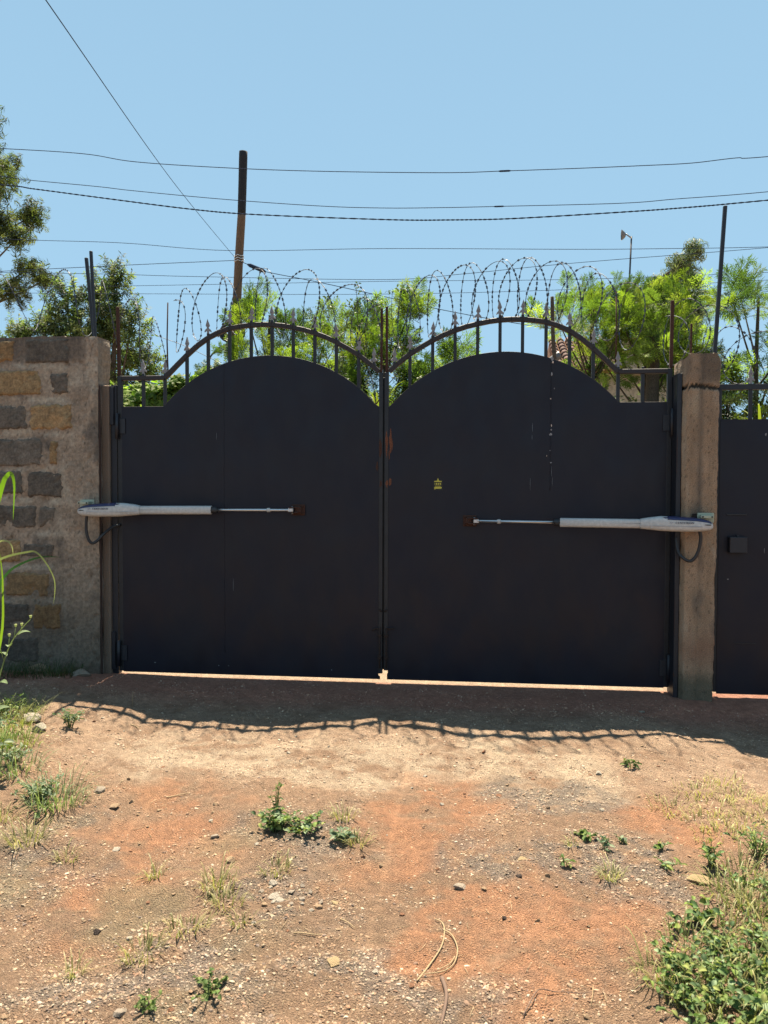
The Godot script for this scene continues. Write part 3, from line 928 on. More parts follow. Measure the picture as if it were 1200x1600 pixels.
func stone_wall() -> void:
	var t := thing("stone_wall", "rough wall of tan and grey stone blocks smeared with cement beside the gate", "wall", Vector3(-3.6, 0, 0))
	# cement body with a rough face
	var s := tool()
	var nx := 230
	var ny := 170
	var x0 := -5.2
	var x1 := -2.236
	var p := []
	var cs := []
	for j in ny + 1:
		for i in nx + 1:
			var f := float(i) / nx
			var x := lerpf(x0, x1, 1.0 - pow(1.0 - f, 1.8))
			var top := 2.672 + noise_b.get_noise_2d(x * 9.0, 3.0) * 0.012 + (0.008 if x < -2.5 else 0.0)
			var y := lerpf(-0.15, top, float(j) / ny)
			var z := 0.08 + noise_b.get_noise_2d(x * 7.0, y * 7.0) * 0.012 + noise_c.get_noise_2d(x * 30.0, y * 30.0) * 0.005
			if noise_b.get_noise_2d(x * 14.0 + 30.0, y * 14.0) > 0.45:
				z -= 0.01
			if absf(y - 2.47 - noise_b.get_noise_2d(x * 6.0, 1.0) * 0.02) < 0.012 and x > -2.45:
				z -= 0.008
			if i == nx:
				z -= 0.006
				x += noise_b.get_noise_2d(y * 10.0, 60.0) * 0.012
			p.append(Vector3(x, y, z))
			var c := Color(0.4, 0.295, 0.21)
			c = stain(c, x, y, 11.0)
			for course in [2.44, 2.185, 1.915, 1.64, 1.39, 1.13, 0.86, 0.6]:
				var off := absf(y - course - noise_b.get_noise_2d(x * 5.0, course * 9.0) * 0.035)
				c = c.lerp(Color(0.56, 0.49, 0.38), 0.5 * smoothstep(0.032, 0.012, off) * smoothstep(0.38, 0.6, noise_b.get_noise_2d(x * 9.0, y * 9.0 + 20.0) * 0.5 + 0.5) * smoothstep(-2.42, -2.6, x))
			if noise_c.get_noise_2d(x * 60.0 + 50.0, y * 60.0) > 0.5:
				c = c * 0.5
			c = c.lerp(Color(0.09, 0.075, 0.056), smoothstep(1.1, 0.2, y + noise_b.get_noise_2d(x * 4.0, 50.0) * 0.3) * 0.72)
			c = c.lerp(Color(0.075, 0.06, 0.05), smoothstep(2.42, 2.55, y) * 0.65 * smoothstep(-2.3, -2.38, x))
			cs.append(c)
	for j in ny:
		for i in nx:
			var a := j * (nx + 1) + i
			for e in [[a, a + nx + 2, a + 1], [a, a + nx + 1, a + nx + 2]]:
				for k in e:
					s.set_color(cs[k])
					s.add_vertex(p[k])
	# return face and top
	s.set_smooth_group(-1)
	for j in ny:
		var a: Vector3 = p[j * (nx + 1) + nx]
		var b: Vector3 = p[(j + 1) * (nx + 1) + nx]
		s.set_color(Color(0.3, 0.235, 0.17) if a.y > 2.3 else Color(0.22, 0.17, 0.13))
		for d in 4:
			var z0 := -0.05 * d
			var z1 := -0.05 * (d + 1)
			var o := Vector3(0.006 * sin(a.y * 9.0 + d), 0, 0) if d > 0 else Vector3.ZERO
			var o1 := Vector3(0.006 * sin(a.y * 9.0 + d + 1), 0, 0)
			var ob := Vector3(0.006 * sin(b.y * 9.0 + d), 0, 0) if d > 0 else Vector3.ZERO
			var ob1 := Vector3(0.006 * sin(b.y * 9.0 + d + 1), 0, 0)
			oquad(s, a + o + Vector3(0, 0, z0), a + o1 + Vector3(0, 0, z1), b + ob1 + Vector3(0, 0, z1), b + ob + Vector3(0, 0, z0), Vector3.RIGHT)
	s.set_color(Color(0.3, 0.25, 0.19))
	for i in nx:
		var a: Vector3 = p[ny * (nx + 1) + i]
		var b: Vector3 = p[ny * (nx + 1) + i + 1]
		oquad(s, a, b, b + Vector3(0, 0.004, -0.2), a + Vector3(0, 0.004, -0.2), Vector3.UP)
	s.set_color(Color(0.2, 0.155, 0.118))
	oquad(s, Vector3(x0, -0.15, -0.121), Vector3(x1, -0.15, -0.121), Vector3(x1, 2.67, -0.121), Vector3(x0, 2.67, -0.121), Vector3.FORWARD)
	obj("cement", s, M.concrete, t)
	var dark := Color(0.215, 0.17, 0.13)
	var k := 0
	for q in [[-2.84, 2.665, -2.47, 2.47], [-2.63, 2.39, -2.48, 2.23], [-3.24, 2.14, -2.82, 1.95], [-3.14, 1.88, -2.7, 1.66], [-2.83, 1.62, -2.54, 1.42], [-3.15, 1.35, -2.76, 1.17], [-2.74, 1.34, -2.6, 1.18], [-3.26, 0.57, -2.83, 0.36], [-2.88, 1.05, -2.61, 0.94], [-3.3, 1.63, -2.86, 1.44], [-3.3, 0.3, -2.75, 0.1]]:
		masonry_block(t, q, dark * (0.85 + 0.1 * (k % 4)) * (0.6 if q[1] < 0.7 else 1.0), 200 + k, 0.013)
		k += 1
	for q in [[-3.33, 2.655, -2.93, 2.49], [-3.2, 2.42, -2.71, 2.22], [-2.8, 2.15, -2.45, 1.95], [-2.64, 1.87, -2.57, 1.68], [-3.3, 1.08, -2.89, 0.9], [-3.02, 0.82, -2.66, 0.63], [-2.79, 0.57, -2.56, 0.37]]:
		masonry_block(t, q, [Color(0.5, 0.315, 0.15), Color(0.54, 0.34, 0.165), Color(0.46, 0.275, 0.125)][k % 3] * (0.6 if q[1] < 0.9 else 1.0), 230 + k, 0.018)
		k += 1
	# the cement infill between wall and post
	s = tool()
	box(s, Vector3(-2.205, 1.13, -0.025), Vector3(0.062, 2.34, 0.11), 0.006)
	obj("cement_infill", s, M.cement, t)

func concrete_pillar() -> void:
	var t := thing("concrete_pillar", "weathered brown concrete gate pillar with a cracked broken top", "pillar", Vector3(2.27, 0, 0.03))
	var s := tool()
	var prof := []
	var cut := 0.035
	var seg := 9
	var corner := [Vector2(0, 1), Vector2(1, 1), Vector2(1, 0), Vector2(0, 0)]
	# outline from the left back corner, along the front, to the right back corner
	var line := [Vector2(0, 0), Vector2(0, 0.85), Vector2(0.09, 1), Vector2(0.94, 1), Vector2(1, 0.9), Vector2(1, 0)]
	for i in line.size() - 1:
		var n := 32 if i == 2 else (4 if i in [1, 3] else 6)
		for k in n:
			prof.append(line[i].lerp(line[i + 1], float(k) / n))
	prof.append(line[-1])
	var rows := 220
	var n := prof.size()
	var p := []
	var cs := []
	for j in rows + 1:
		for i in n:
			var q: Vector2 = prof[i]
			var top := 2.452 - 0.05 * smoothstep(0.86, 0.97, q.x) - 0.035 * smoothstep(0.14, 0.02, q.x) + noise_c.get_noise_2d(q.x * 60.0, q.y * 20.0) * 0.012
			var y := lerpf(-0.15, top, float(j) / rows)
			var f := clampf(y / 2.45, 0.0, 1.0)
			var left := lerpf(2.154, 2.153, f)
			var right := lerpf(2.384, 2.404, f) + noise_b.get_noise_2d(y * 4.0, 33.0) * 0.008 + 0.006 * smoothstep(2.2, 2.35, y)
			var x := lerpf(left, right, q.x)
			var z := lerpf(-0.1, 0.17, q.y)
			var d := noise_b.get_noise_3d(x * 8.0, y * 8.0, z * 8.0) * 0.006 + noise_c.get_noise_3d(x * 34.0, y * 34.0, z * 34.0) * 0.0045
			# board mark down the middle and the crack near the top
			if q.y > 0.8:
				d -= 0.006 * exp(-pow((q.x - 0.47 - noise_b.get_noise_2d(y * 3.0, 8.0) * 0.04) / 0.02, 2.0))
				d -= 0.004 * exp(-pow((q.x - 0.15) / 0.025, 2.0)) * (0.5 + noise_c.get_noise_2d(y * 30.0, 2.0))
			var crack := absf(y - 2.225 + 0.03 * absf(q.x - 0.3) + noise_c.get_noise_2d(q.x * 40.0, 70.0) * 0.012)
			if crack < 0.012:
				d -= 0.016
			x += d * (q.x - 0.5) * 2.0
			z += d * (1.0 if q.y > 0.5 else 0.2)
			p.append(Vector3(x, y, z))
			var c := stain(Color(0.42, 0.275, 0.17), x * 1.5 + z, y * 0.6, 30.0).lerp(Color(0.42, 0.275, 0.17), 0.25)
			var run := noise_b.get_noise_2d((x + z) * 14.0, y * 2.2)
			c = c * (1.0 + 0.3 * run)
			if noise_c.get_noise_3d(x * 70.0, y * 70.0, z * 70.0) > 0.45:
				c = c * 0.5
			c = c.lerp(Color(0.5, 0.37, 0.24), 0.55 * smoothstep(0.25, 0.5, noise_b.get_noise_2d((x + z) * 5.0 + 7.0, y * 1.6)))
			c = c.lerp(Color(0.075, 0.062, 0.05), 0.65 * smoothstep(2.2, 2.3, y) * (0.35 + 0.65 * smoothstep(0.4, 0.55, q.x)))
			c = c.lerp(Color(0.13, 0.1, 0.075), 0.55 * exp(-pow((q.x - 0.47) / 0.1, 2.0)) * smoothstep(0.9, 1.6, y))
			c = c.lerp(Color(0.3, 0.14, 0.08), 0.6 * exp(-pow((y - 0.36) / 0.14, 2.0)))
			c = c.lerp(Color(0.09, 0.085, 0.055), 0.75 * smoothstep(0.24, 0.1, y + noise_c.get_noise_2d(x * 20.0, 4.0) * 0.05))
			if crack < 0.014:
				c = Color(0.05, 0.04, 0.03)
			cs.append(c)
	for j in rows:
		for i in n - 1:
			var a := j * n + i
			for e in [[a, a + n + 1, a + 1], [a, a + n, a + n + 1]]:
				for k in e:
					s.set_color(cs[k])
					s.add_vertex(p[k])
	# broken top
	s.set_smooth_group(-1)
	var mid := Vector3(2.29, 2.44, 0.03)
	s.set_color(Color(0.32, 0.26, 0.19))
	for i in n:
		otri(s, mid, p[rows * n + i], p[rows * n + (i + 1) % n], Vector3.UP)
	s.set_color(Color(0.2, 0.16, 0.12))
	oquad(s, p[0], p[n - 1], p[rows * n + n - 1], p[rows * n], Vector3.FORWARD)
	obj("shaft", s, M.pillar, t)
	# hollow around the opener's bracket
	s = tool(true)
	prism(s, PackedVector2Array([Vector2(2.21, 1.27), Vector2(2.33, 1.265), Vector2(2.335, 1.318), Vector2(2.3, 1.327), Vector2(2.22, 1.322)]), 0.15, 0.1775)
	obj("bracket_recess", s, M.rust_dark, t)
	s = tool(true)
	bar(s, Vector3(2.245, 2.44, -0.02), Vector3(2.247, 2.7, -0.02), 0.014, 0.014)
	obj("rusty_stub", s, M.rust, t)

# ---------------------------------------------------------------- wire
func razor_coil(label: String, line: Array, turns: float, radius: float, lean: float, sd: int, loose := 1.0) -> void:
	var r := RandomNumberGenerator.new()
	r.seed = sd
	var path := smooth_line(line, 8)
	var t := thing("razor_wire_coil", label, "razor wire", line[0], "coils of razor wire along the top")
	var pts := PackedVector3Array()
	var n := int(turns * 40)
	var wob := []
	for k in int(turns) + 3:
		wob.append([1.0 + r.randf_range(-0.12, 0.1) * loose, r.randf_range(-0.035, 0.035) * loose, r.randf_range(-0.03, 0.03) * loose])
	for i in n + 1:
		var f := float(i) / n
		var a := f * turns
		var ph := a * TAU
		var at := f * (path.size() - 1)
		var i0 := mini(int(at), path.size() - 2)
		var c := path[i0].lerp(path[i0 + 1], at - i0)
		var k := int(a)
		var g := a - k
		var rr: float = radius * lerpf(wob[k][0], wob[k + 1][0], g)
		var side: float = lerpf(wob[k][1], wob[k + 1][1], g)
		var lift: float = lerpf(wob[k][2], wob[k + 1][2], g)
		# neighbouring loops lean together in pairs, as the clips hold them
		var way := cos(PI * a)
		pts.append(c + Vector3(lean * sin(ph) * (1.0 + 0.35 * way) + 0.03 * way * cos(ph) + side, cos(ph) * rr + lift, sin(ph) * rr * 0.75))
	var s := tool()
	tube(s, pts, 0.0026, -1, 4)
	var w := obj("wire", s, M.wire, t)
	s = tool(true)
	var gone := 0.0
	for i in range(1, pts.size()):
		gone += pts[i].distance_to(pts[i - 1])
		if gone > 0.036:
			gone = 0.0
			var d := (pts[i] - pts[i - 1]).normalized()
			var u := d.cross(Vector3(r.randf_range(-1, 1), r.randf_range(-1, 1), 1)).normalized()
			var o := pts[i]
			var th := d.cross(u) * 0.0008
			for e in [-1.0, 1.0]:
				otri(s, o - d * 0.012, o + d * 0.012, o + u * e * 0.009 + d * 0.008 + th, th)
				otri(s, o - d * 0.012, o + d * 0.012, o + u * e * 0.009 - d * 0.008 - th, -th)
	var b := obj("barbs", s, M.wire, t)
	b.set_meta("kind", "stuff")
	if w == null:
		return

func line_wire(label: String, pts: Array, r: float, m: Material, twist := false, called := "overhead_wire") -> Node3D:
	var t := thing(called, label, "wire", pts[0])
	var line := smooth_line(pts, 10)
	var s := tool()
	if not twist:
		tube(s, line, r, -1, 5)
	else:
		for e in [0.0, PI]:
			var strand := PackedVector3Array()
			for i in line.size() - 1:
				for k in 4:
					var q := line[i].lerp(line[i + 1], k / 4.0)
					var a: float = (i * 4 + k) * 1.0 + e
					strand.append(q + Vector3(0, cos(a), sin(a)) * r)
			tube(s, strand, r, -1, 5)
	obj("strand", s, m, t)
	return t

func sleeve(t: Node3D, a: Vector3, b: Vector3, r: float) -> void:
	var s := tool()
	var m := (a + b) / 2.0
	tube(s, PackedVector3Array([a, a.lerp(m, 0.3)]), r * 0.4, r, 8)
	tube(s, PackedVector3Array([a.lerp(m, 0.3), b.lerp(m, 0.3)]), r, -1, 8)
	tube(s, PackedVector3Array([b.lerp(m, 0.3), b]), r, r * 0.4, 8)
	obj("splice", s, M.line_wire, t)

func build_wires() -> void:
	var t := line_wire("uppermost thin overhead wire with a black splice, crossing the whole sky", [Vector3(-7, 5.75, -3), Vector3(-4.99, 5.57, -3), Vector3(-3.94, 5.46, -3), Vector3(-3.31, 5.34, -3), Vector3(-2.29, 5.23, -3), Vector3(-1.16, 5.14, -3), Vector3(0.32, 5.06, -3), Vector3(1.03, 5.05, -3), Vector3(1.84, 5.045, -3), Vector3(2.49, 5.045, -3), Vector3(3.03, 5.05, -3), Vector3(3.5, 5.085, -3), Vector3(3.83, 5.085, -3), Vector3(6, 5.2, -3)], 0.0046, M.line_wire)
	sleeve(t, Vector3(0.95, 5.05, -3), Vector3(1.09, 5.05, -3), 0.011)
	t = line_wire("second overhead wire down, with a small splice above the right gate leaf", [Vector3(-7, 5.5, -3), Vector3(-5, 5.24, -3), Vector3(-4.71, 5.19, -3), Vector3(-3.78, 5.07, -3), Vector3(-3.31, 5.0, -3), Vector3(-2.22, 4.86, -3), Vector3(-1.08, 4.74, -3), Vector3(-0.34, 4.69, -3), Vector3(0.32, 4.67, -3), Vector3(0.96, 4.66, -3), Vector3(2.29, 4.645, -3), Vector3(2.9, 4.67, -3), Vector3(3.84, 4.71, -3), Vector3(6, 4.85, -3)], 0.0042, M.line_wire)
	sleeve(t, Vector3(0.9, 4.66, -3), Vector3(1.02, 4.66, -3), 0.009)
	line_wire("twisted overhead cable, third from the top, touching the tall leaning post", [Vector3(-7, 5.35, -3), Vector3(-5, 5.14, -3), Vector3(-4.55, 5.07, -3), Vector3(-3.63, 4.92, -3), Vector3(-2.61, 4.76, -3), Vector3(-1.84, 4.67, -3), Vector3(-0.34, 4.56, -3), Vector3(0.39, 4.53, -3), Vector3(1.11, 4.52, -3), Vector3(2.36, 4.55, -3), Vector3(3.04, 4.575, -3), Vector3(3.84, 4.62, -3), Vector3(6, 4.75, -3)], 0.0045, M.line_wire, true)
	line_wire("thin overhead wire behind the wooden pole, fourth from the top", [Vector3(-9, 5.65, -6), Vector3(-6.49, 5.48, -6), Vector3(-4.87, 5.38, -6), Vector3(-3.2, 5.27, -6.2), Vector3(-0.67, 5.16, -6), Vector3(2.21, 5.06, -6), Vector3(3.5, 5.03, -6), Vector3(4.94, 5.01, -6), Vector3(8, 5.02, -6)], 0.0045, M.line_wire)
	line_wire("service wire from the left that ends at the wooden pole", [Vector3(-9, 4.95, -6.0), Vector3(-6.94, 4.99, -6), Vector3(-4.66, 5.03, -6), Vector3(-3.03, 5.05, -6)], 0.005, M.line_wire)
	t = line_wire("dark cable sloping down right from the wooden pole, with a thick clamp", [Vector3(-2.95, 5.03, -5.95), Vector3(-2.73, 4.93, -5.9), Vector3(-2.53, 4.84, -5.9), Vector3(-1.67, 4.65, -5.9), Vector3(-0.67, 4.41, -5.9), Vector3(0.31, 4.19, -6.0), Vector3(1.75, 4.02, -6.5), Vector3(4.5, 3.9, -8)], 0.0055, M.line_wire)
	sleeve(t, Vector3(-2.79, 4.955, -5.9), Vector3(-2.5, 4.83, -5.9), 0.03)
	line_wire("diagonal wire from the wooden pole up to the top left corner", [Vector3(-3.0, 5.07, -6), Vector3(-2.4, 4.64, -1.9), Vector3(-1.555, 4.03, 1.97), Vector3(-1.2, 3.78, 3.6)], 0.0032, M.line_wire)
	line_wire("faint low wire above the razor wire, rising to the right edge", [Vector3(-9, 5.05, -6), Vector3(-5.41, 4.91, -6), Vector3(-3.72, 4.82, -6), Vector3(-0.67, 4.69, -6), Vector3(0.5, 4.74, -6), Vector3(1.74, 4.83, -6), Vector3(2.77, 4.89, -6), Vector3(4.94, 5.0, -6), Vector3(8, 5.2, -6)], 0.0042, M.line_wire)
	line_wire("faint level wire behind the razor wire, upper of the lowest two", [Vector3(-10, 5.04, -7), Vector3(-7.58, 5.0, -7), Vector3(-5.23, 4.97, -7), Vector3(-0.78, 4.93, -7), Vector3(2.34, 4.88, -7), Vector3(5.31, 4.91, -7), Vector3(8, 4.97, -7)], 0.004, M.line_wire)
	line_wire("faint level wire just over the young trees, lowest of all", [Vector3(-10, 4.98, -7), Vector3(-7.58, 4.91, -7), Vector3(-4.66, 4.82, -7), Vector3(-0.78, 4.72, -7), Vector3(2.35, 4.72, -7), Vector3(5.31, 4.79, -7), Vector3(8, 4.87, -7)], 0.004, M.line_wire)
	# coils
	razor_coil("razor wire coil of neat paired loops over the right gate leaf", [Vector3(0.08, 2.78, -0.06), Vector3(0.42, 2.9, -0.06), Vector3(0.8, 2.97, -0.06), Vector3(1.1, 2.975, -0.06), Vector3(1.45, 2.91, -0.06), Vector3(1.86, 2.74, -0.06)], 15.0, 0.235, 0.085, 3, 0.35)
	razor_coil("stretched tangled razor wire coil over the left gate leaf", [Vector3(-1.72, 2.76, -0.08), Vector3(-1.4, 2.9, -0.08), Vector3(-1.1, 2.96, -0.08), Vector3(-0.7, 2.95, -0.08), Vector3(-0.35, 2.87, -0.08), Vector3(-0.05, 2.68, -0.08)], 10.0, 0.235, 0.13, 8)
	razor_coil("razor wire coil sagging from the stone wall towards the left gate leaf", [Vector3(-3.6, 2.93, -0.06), Vector3(-2.9, 2.98, -0.06), Vector3(-2.35, 2.94, -0.08), Vector3(-2.05, 2.75, -0.12), Vector3(-1.78, 2.58, -0.14)], 5.5, 0.23, 0.1, 14)
	razor_coil("razor wire coil draped behind the concrete pillar top and the pedestrian gate", [Vector3(2.1, 2.55, -0.16), Vector3(2.3, 2.7, -0.16), Vector3(2.55, 2.5, -0.1), Vector3(2.75, 2.48, -0.08), Vector3(3.3, 2.5, -0.08)], 5.5, 0.2, 0.1, 23)
	# loose strands
	line_wire("loose thin strand hanging across the left leaf's low corner", [Vector3(-2.0, 2.86, -0.1), Vector3(-1.85, 2.72, -0.1), Vector3(-1.6, 2.62, -0.1), Vector3(-1.35, 2.5, -0.1)], 0.0022, M.wire, false, "loose_strand")

# ---------------------------------------------------------------- posts and the wooden pole
func build_posts() -> void:
	var s := tool(true)
	bar(s, Vector3(2.434, 2.44, -0.1), Vector3(2.494, 3.565, -0.1), 0.026, 0.026, 0.003)
	tag(obj("steel_post", s, M.dark_steel), "tall leaning dark steel post behind the concrete pillar", "post")
	s = tool(true)
	bar(s, Vector3(-2.335, 2.6, -0.09), Vector3(-2.37, 3.385, -0.09), 0.022, 0.022, 0.003)
	tag(obj("steel_post", s, M.dark_steel), "taller straight grey steel post on the stone wall", "post")
	s = tool(true)
	bar(s, Vector3(-2.36, 2.6, -0.13), Vector3(-2.43, 3.345, -0.13), 0.024, 0.024, 0.003)
	tag(obj("steel_post", s, M.dark_steel), "shorter tilted black steel post on the stone wall", "post")
	var t := thing("wooden_pole", "slightly crooked brown wooden utility pole with a black top", "pole", Vector3(-3.07, 0, -6))
	s = tool()
	tube(s, smooth_line([Vector3(-3.09, -0.2, -6), Vector3(-3.05, 3.0, -6), Vector3(-3.045, 3.6, -6), Vector3(-2.99, 4.42, -6), Vector3(-2.955, 5.07, -6), Vector3(-2.91, 5.75, -6)], 6), 0.075, 0.063, 16)
	obj("shaft", s, M.wood, t)
	s = tool()
	tube(s, smooth_line([Vector3(-2.91, 5.75, -6), Vector3(-2.895, 6.2, -6), Vector3(-2.88, 6.72, -6)], 4), 0.0635, 0.066, 16)
	obj("black_top", s, M.wood_black, t)
	s = tool()
	for y in [5.03, 5.07, 5.11]:
		var ring := PackedVector3Array()
		for k in 17:
			ring.append(Vector3(-2.955 + cos(TAU * k / 16) * 0.07, y + 0.01 * sin(k * 2.0), -6 + sin(TAU * k / 16) * 0.07))
		tube(s, ring, 0.008, -1, 5)
	obj("wire_wrap", s, M.steel, t)
	s = tool()
	for i in 4:
		var ring := PackedVector3Array()
		for k in 25:
			var a := TAU * k / 24
			ring.append(Vector3(-3.02 + cos(a) * (0.15 + 0.015 * i), 3.98 - 0.03 * i + sin(a) * 0.14, -5.9 + 0.02 * i))
		tube(s, ring, 0.02, -1, 6)
	obj("cable_bundle", s, M.cable, t)
	s = tool(true)
	box(s, Vector3(-3.12, 3.62, -5.9), Vector3(0.09, 0.16, 0.08), 0.01)
	obj("meter_box", s, M.white, t)
	s = tool()
	for i in 3:
		tube(s, smooth_line([Vector3(-3.02, 3.72, -5.92), Vector3(-3.2, 3.7 - 0.03 * i, -5.9), Vector3(-3.38, 3.55, -5.9), Vector3(-3.44, 3.25, -5.9)], 6), 0.012, -1, 6)
	obj("cable_tail", s, M.cable, t)
	# antenna mast
	t = thing("antenna_mast", "slim mast with a small dish, far behind the right gate leaf", "antenna", Vector3(5.35, 0, -18))
	s = tool()
	tube(s, PackedVector3Array([Vector3(5.33, 0, -18), Vector3(5.35, 7.48, -18), Vector3(5.4, 9.0, -18)]), 0.032, 0.024, 8)
	obj("mast", s, M.dark_steel, t)
	s = tool()
	var prev := []
	for i in 5:
		var ring := []
		for k in 16:
			var a := TAU * k / 16
			ring.append(Vector3(5.24 - 0.02 * i * i * 0.4, 9.05 + sin(a) * 0.04 * i, -18 + cos(a) * 0.03 * i))
		if i > 0:
			for k in 16:
				quad(s, prev[k], ring[k], ring[(k + 1) % 16], prev[(k + 1) % 16])
		prev = ring
	tube(s, PackedVector3Array([Vector3(5.4, 8.95, -18), Vector3(5.24, 9.08, -18)]), 0.02, -1, 6)
	obj("dish", s, M.pale_pipe, t)
	# the stub and the pale pipe seen behind the right leaf
	s = tool()
	tube(s, smooth_line([Vector3(1.63, 0, -3), Vector3(1.6, 2.6, -3), Vector3(1.57, 3.2, -3), Vector3(1.556, 3.64, -3)], 4), 0.025, 0.02, 8)
	tag(obj("dead_stick", s, M.bark), "bare cut branch standing behind the right leaf's arch", "branch")
	s = tool()
	tube(s, PackedVector3Array([Vector3(1.42, 2.83, -3), Vector3(1.64, 3.0, -3.1), Vector3(1.66, 3.012, -3.1)]), 0.045, -1, 12)
	tube(s, PackedVector3Array([Vector3(1.44, 0, -3.02), Vector3(1.43, 2.85, -3.02)]), 0.03, -1, 8)
	tag(obj("pale_pipe", s, M.pale_pipe), "pale grey slanted pipe end peeping over the right arch", "pipe")

# ---------------------------------------------------------------- plants
func leaf(s: SurfaceTool, base: Vector3, dir: Vector3, side: Vector3, l: float, w: float, c: Color, sag := 0.15) -> void:
	# a folded pointed leaf of four faces
	var n := dir.cross(side).normalized()
	var mid := base + dir * l * 0.45 + n * w * 0.12
	var tip := base + dir * l - Vector3(0, sag * l, 0)
	s.set_color(c)
	tri(s, base, mid + side * w * 0.5 + n * w * 0.15, mid)
	tri(s, base, mid, mid - side * w * 0.5 + n * w * 0.15)
	tri(s, mid, mid + side * w * 0.5 + n * w * 0.15, tip)
	tri(s, mid, tip, mid - side * w * 0.5 + n * w * 0.15)

func twig(s: SurfaceTool, pts: PackedVector3Array, r: float, c: Color) -> void:
	s.set_color(c)
	tube(s, pts, r, r * 0.4, 4, false)

# feathery spray: a stalk with side stalks of narrow leaflets; points along +y, about one unit long
func feather_spray(sd: int) -> ArrayMesh:
	var r := RandomNumberGenerator.new()
	r.seed = sd
	var s := tool(true)
	twig(s, PackedVector3Array([Vector3.ZERO, Vector3(0.02, 0.4, 0), Vector3(0.06, 0.75, 0.03)]), 0.012, Color(0.6, 0.45, 0.3))
	s.set_smooth_group(-1)
	for i in 11:
		var f := 0.12 + 0.8 * i / 10.0
		for e in [-1.0, 1.0]:
			var base := Vector3(0.05 * f, 0.78 * f, 0.03 * f)
			var d := Vector3(e * 0.8, 0.7, r.randf_range(-0.5, 0.5)).normalized()
			var l := 0.42 * (1.0 - 0.6 * f) * r.randf_range(0.8, 1.2)
			for k in 5:
				var g := 0.2 + 0.8 * k / 4.0
				var b := base + d * l * g - Vector3(0, 0.12 * l * g * g, 0)
				for h in [-1.0, 1.0]:
					var q: Vector3 = (d + d.cross(Vector3(0, 0, 1)) * h * 0.8 + Vector3(0, 0, r.randf_range(-0.5, 0.5))).normalized()
					var side := q.cross(Vector3(r.randf_range(-0.4, 0.4), 0, 1)).normalized()
					var ll := r.randf_range(0.1, 0.17)
					var v := r.randf_range(0.75, 1.15)
					s.set_color(Color(v, v, v))
					tri(s, b - side * 0.012, b + q * ll * 0.35 + side * 0.016, b + q * ll)
	return done(s)

func broad_spray(sd: int, count: int, l: float, w: float, droop: float) -> ArrayMesh:
	var r := RandomNumberGenerator.new()
	r.seed = sd
	var s := tool(true)
	twig(s, PackedVector3Array([Vector3.ZERO, Vector3(0.03, 0.5, 0), Vector3(0.0, 0.85, 0.05)]), 0.014, Color(0.7, 0.5, 0.35))
	s.set_smooth_group(-1)
	for i in count:
		var f := 0.1 + 0.9 * i / count
		var a := i * 2.4 + r.randf_range(-0.4, 0.4)
		var d := Vector3(cos(a), r.randf_range(0.1, 0.9) - droop, sin(a)).normalized()
		var side := d.cross(Vector3(r.randf_range(-0.3, 0.3), 1, r.randf_range(-0.3, 0.3))).normalized()
		var v := r.randf_range(0.7, 1.2)
		leaf(s, Vector3(0.02, 0.85 * f, 0.02), d, side, l * r.randf_range(0.7, 1.2), w * r.randf_range(0.8, 1.2), Color(v, v, v), 0.2 + droop * 0.4)
	return done(s)

# many copies of a few shapes joined into one mesh, each copy with a tone of its own
func joined(called: String, shapes: Array, m: Material, sets: Array, parent: Node3D) -> MeshInstance3D:
	var vs := PackedVector3Array()
	var ns := PackedVector3Array()
	var cs := PackedColorArray()
	for k in shapes.size():
		var ar: Array = shapes[k].surface_get_arrays(0)
		var v0: PackedVector3Array = ar[Mesh.ARRAY_VERTEX]
		var n0: PackedVector3Array = ar[Mesh.ARRAY_NORMAL]
		var c0: PackedColorArray = ar[Mesh.ARRAY_COLOR]
		var tinted := {}
		for i in sets[k][0].size():
			var at: Transform3D = sets[k][0][i]
			var c: Color = sets[k][1][i]
			if not tinted.has(c):
				var cc := PackedColorArray()
				cc.resize(c0.size())
				for j in c0.size():
					cc[j] = Color(c0[j].r * c.r, c0[j].g * c.g, c0[j].b * c.b)
				tinted[c] = cc
			vs.append_array(at * v0)
			ns.append_array(Transform3D(at.basis.orthonormalized(), Vector3.ZERO) * n0)
			cs.append_array(tinted[c])
	var ar := []
	ar.resize(Mesh.ARRAY_MAX)
	ar[Mesh.ARRAY_VERTEX] = vs
	ar[Mesh.ARRAY_NORMAL] = ns
	ar[Mesh.ARRAY_COLOR] = cs
	var me := ArrayMesh.new()
	me.add_surface_from_arrays(Mesh.PRIMITIVE_TRIANGLES, ar)
	return put(called, me, m, parent)

# crown: blobs of [centre, radii, number of sprays]; sprays point outwards
func crown(t: Node3D, base: Vector3, blobs: Array, sprays: Array, m: Material, tones: Array, size: Vector2, up: float, called := "crown") -> void:
	var sets := []
	for k in sprays.size():
		sets.append([[], []])
	var shades := []
	for c in tones:
		for v in [0.78, 0.92, 1.06, 1.22]:
			shades.append(Color(c.r * v, c.g * v, c.b * v))
	for b in blobs:
		for i in b[2]:
			var d := Vector3(rng.randfn(), rng.randfn(), rng.randfn()).normalized()
			var f := pow(rng.randf(), 0.45)
			var p: Vector3 = b[0] + d * b[1] * f
			var dir := (d + Vector3(0, up, 0) + Vector3(rng.randfn(), rng.randfn(), rng.randfn()) * 0.35).normalized()
			var x := dir.cross(Vector3(rng.randfn(), rng.randfn(), rng.randfn())).normalized()
			var z := x.cross(dir)
			var sc := rng.randf_range(size.x, size.y)
			var k := rng.randi() % sprays.size()
			sets[k][0].append(Transform3D(Basis(x, dir, z).scaled(Vector3(sc, sc, sc)), p - base - dir * sc * 0.4))
			sets[k][1].append(shades[rng.randi() % shades.size()])
	joined(called, sprays, m, sets, t)

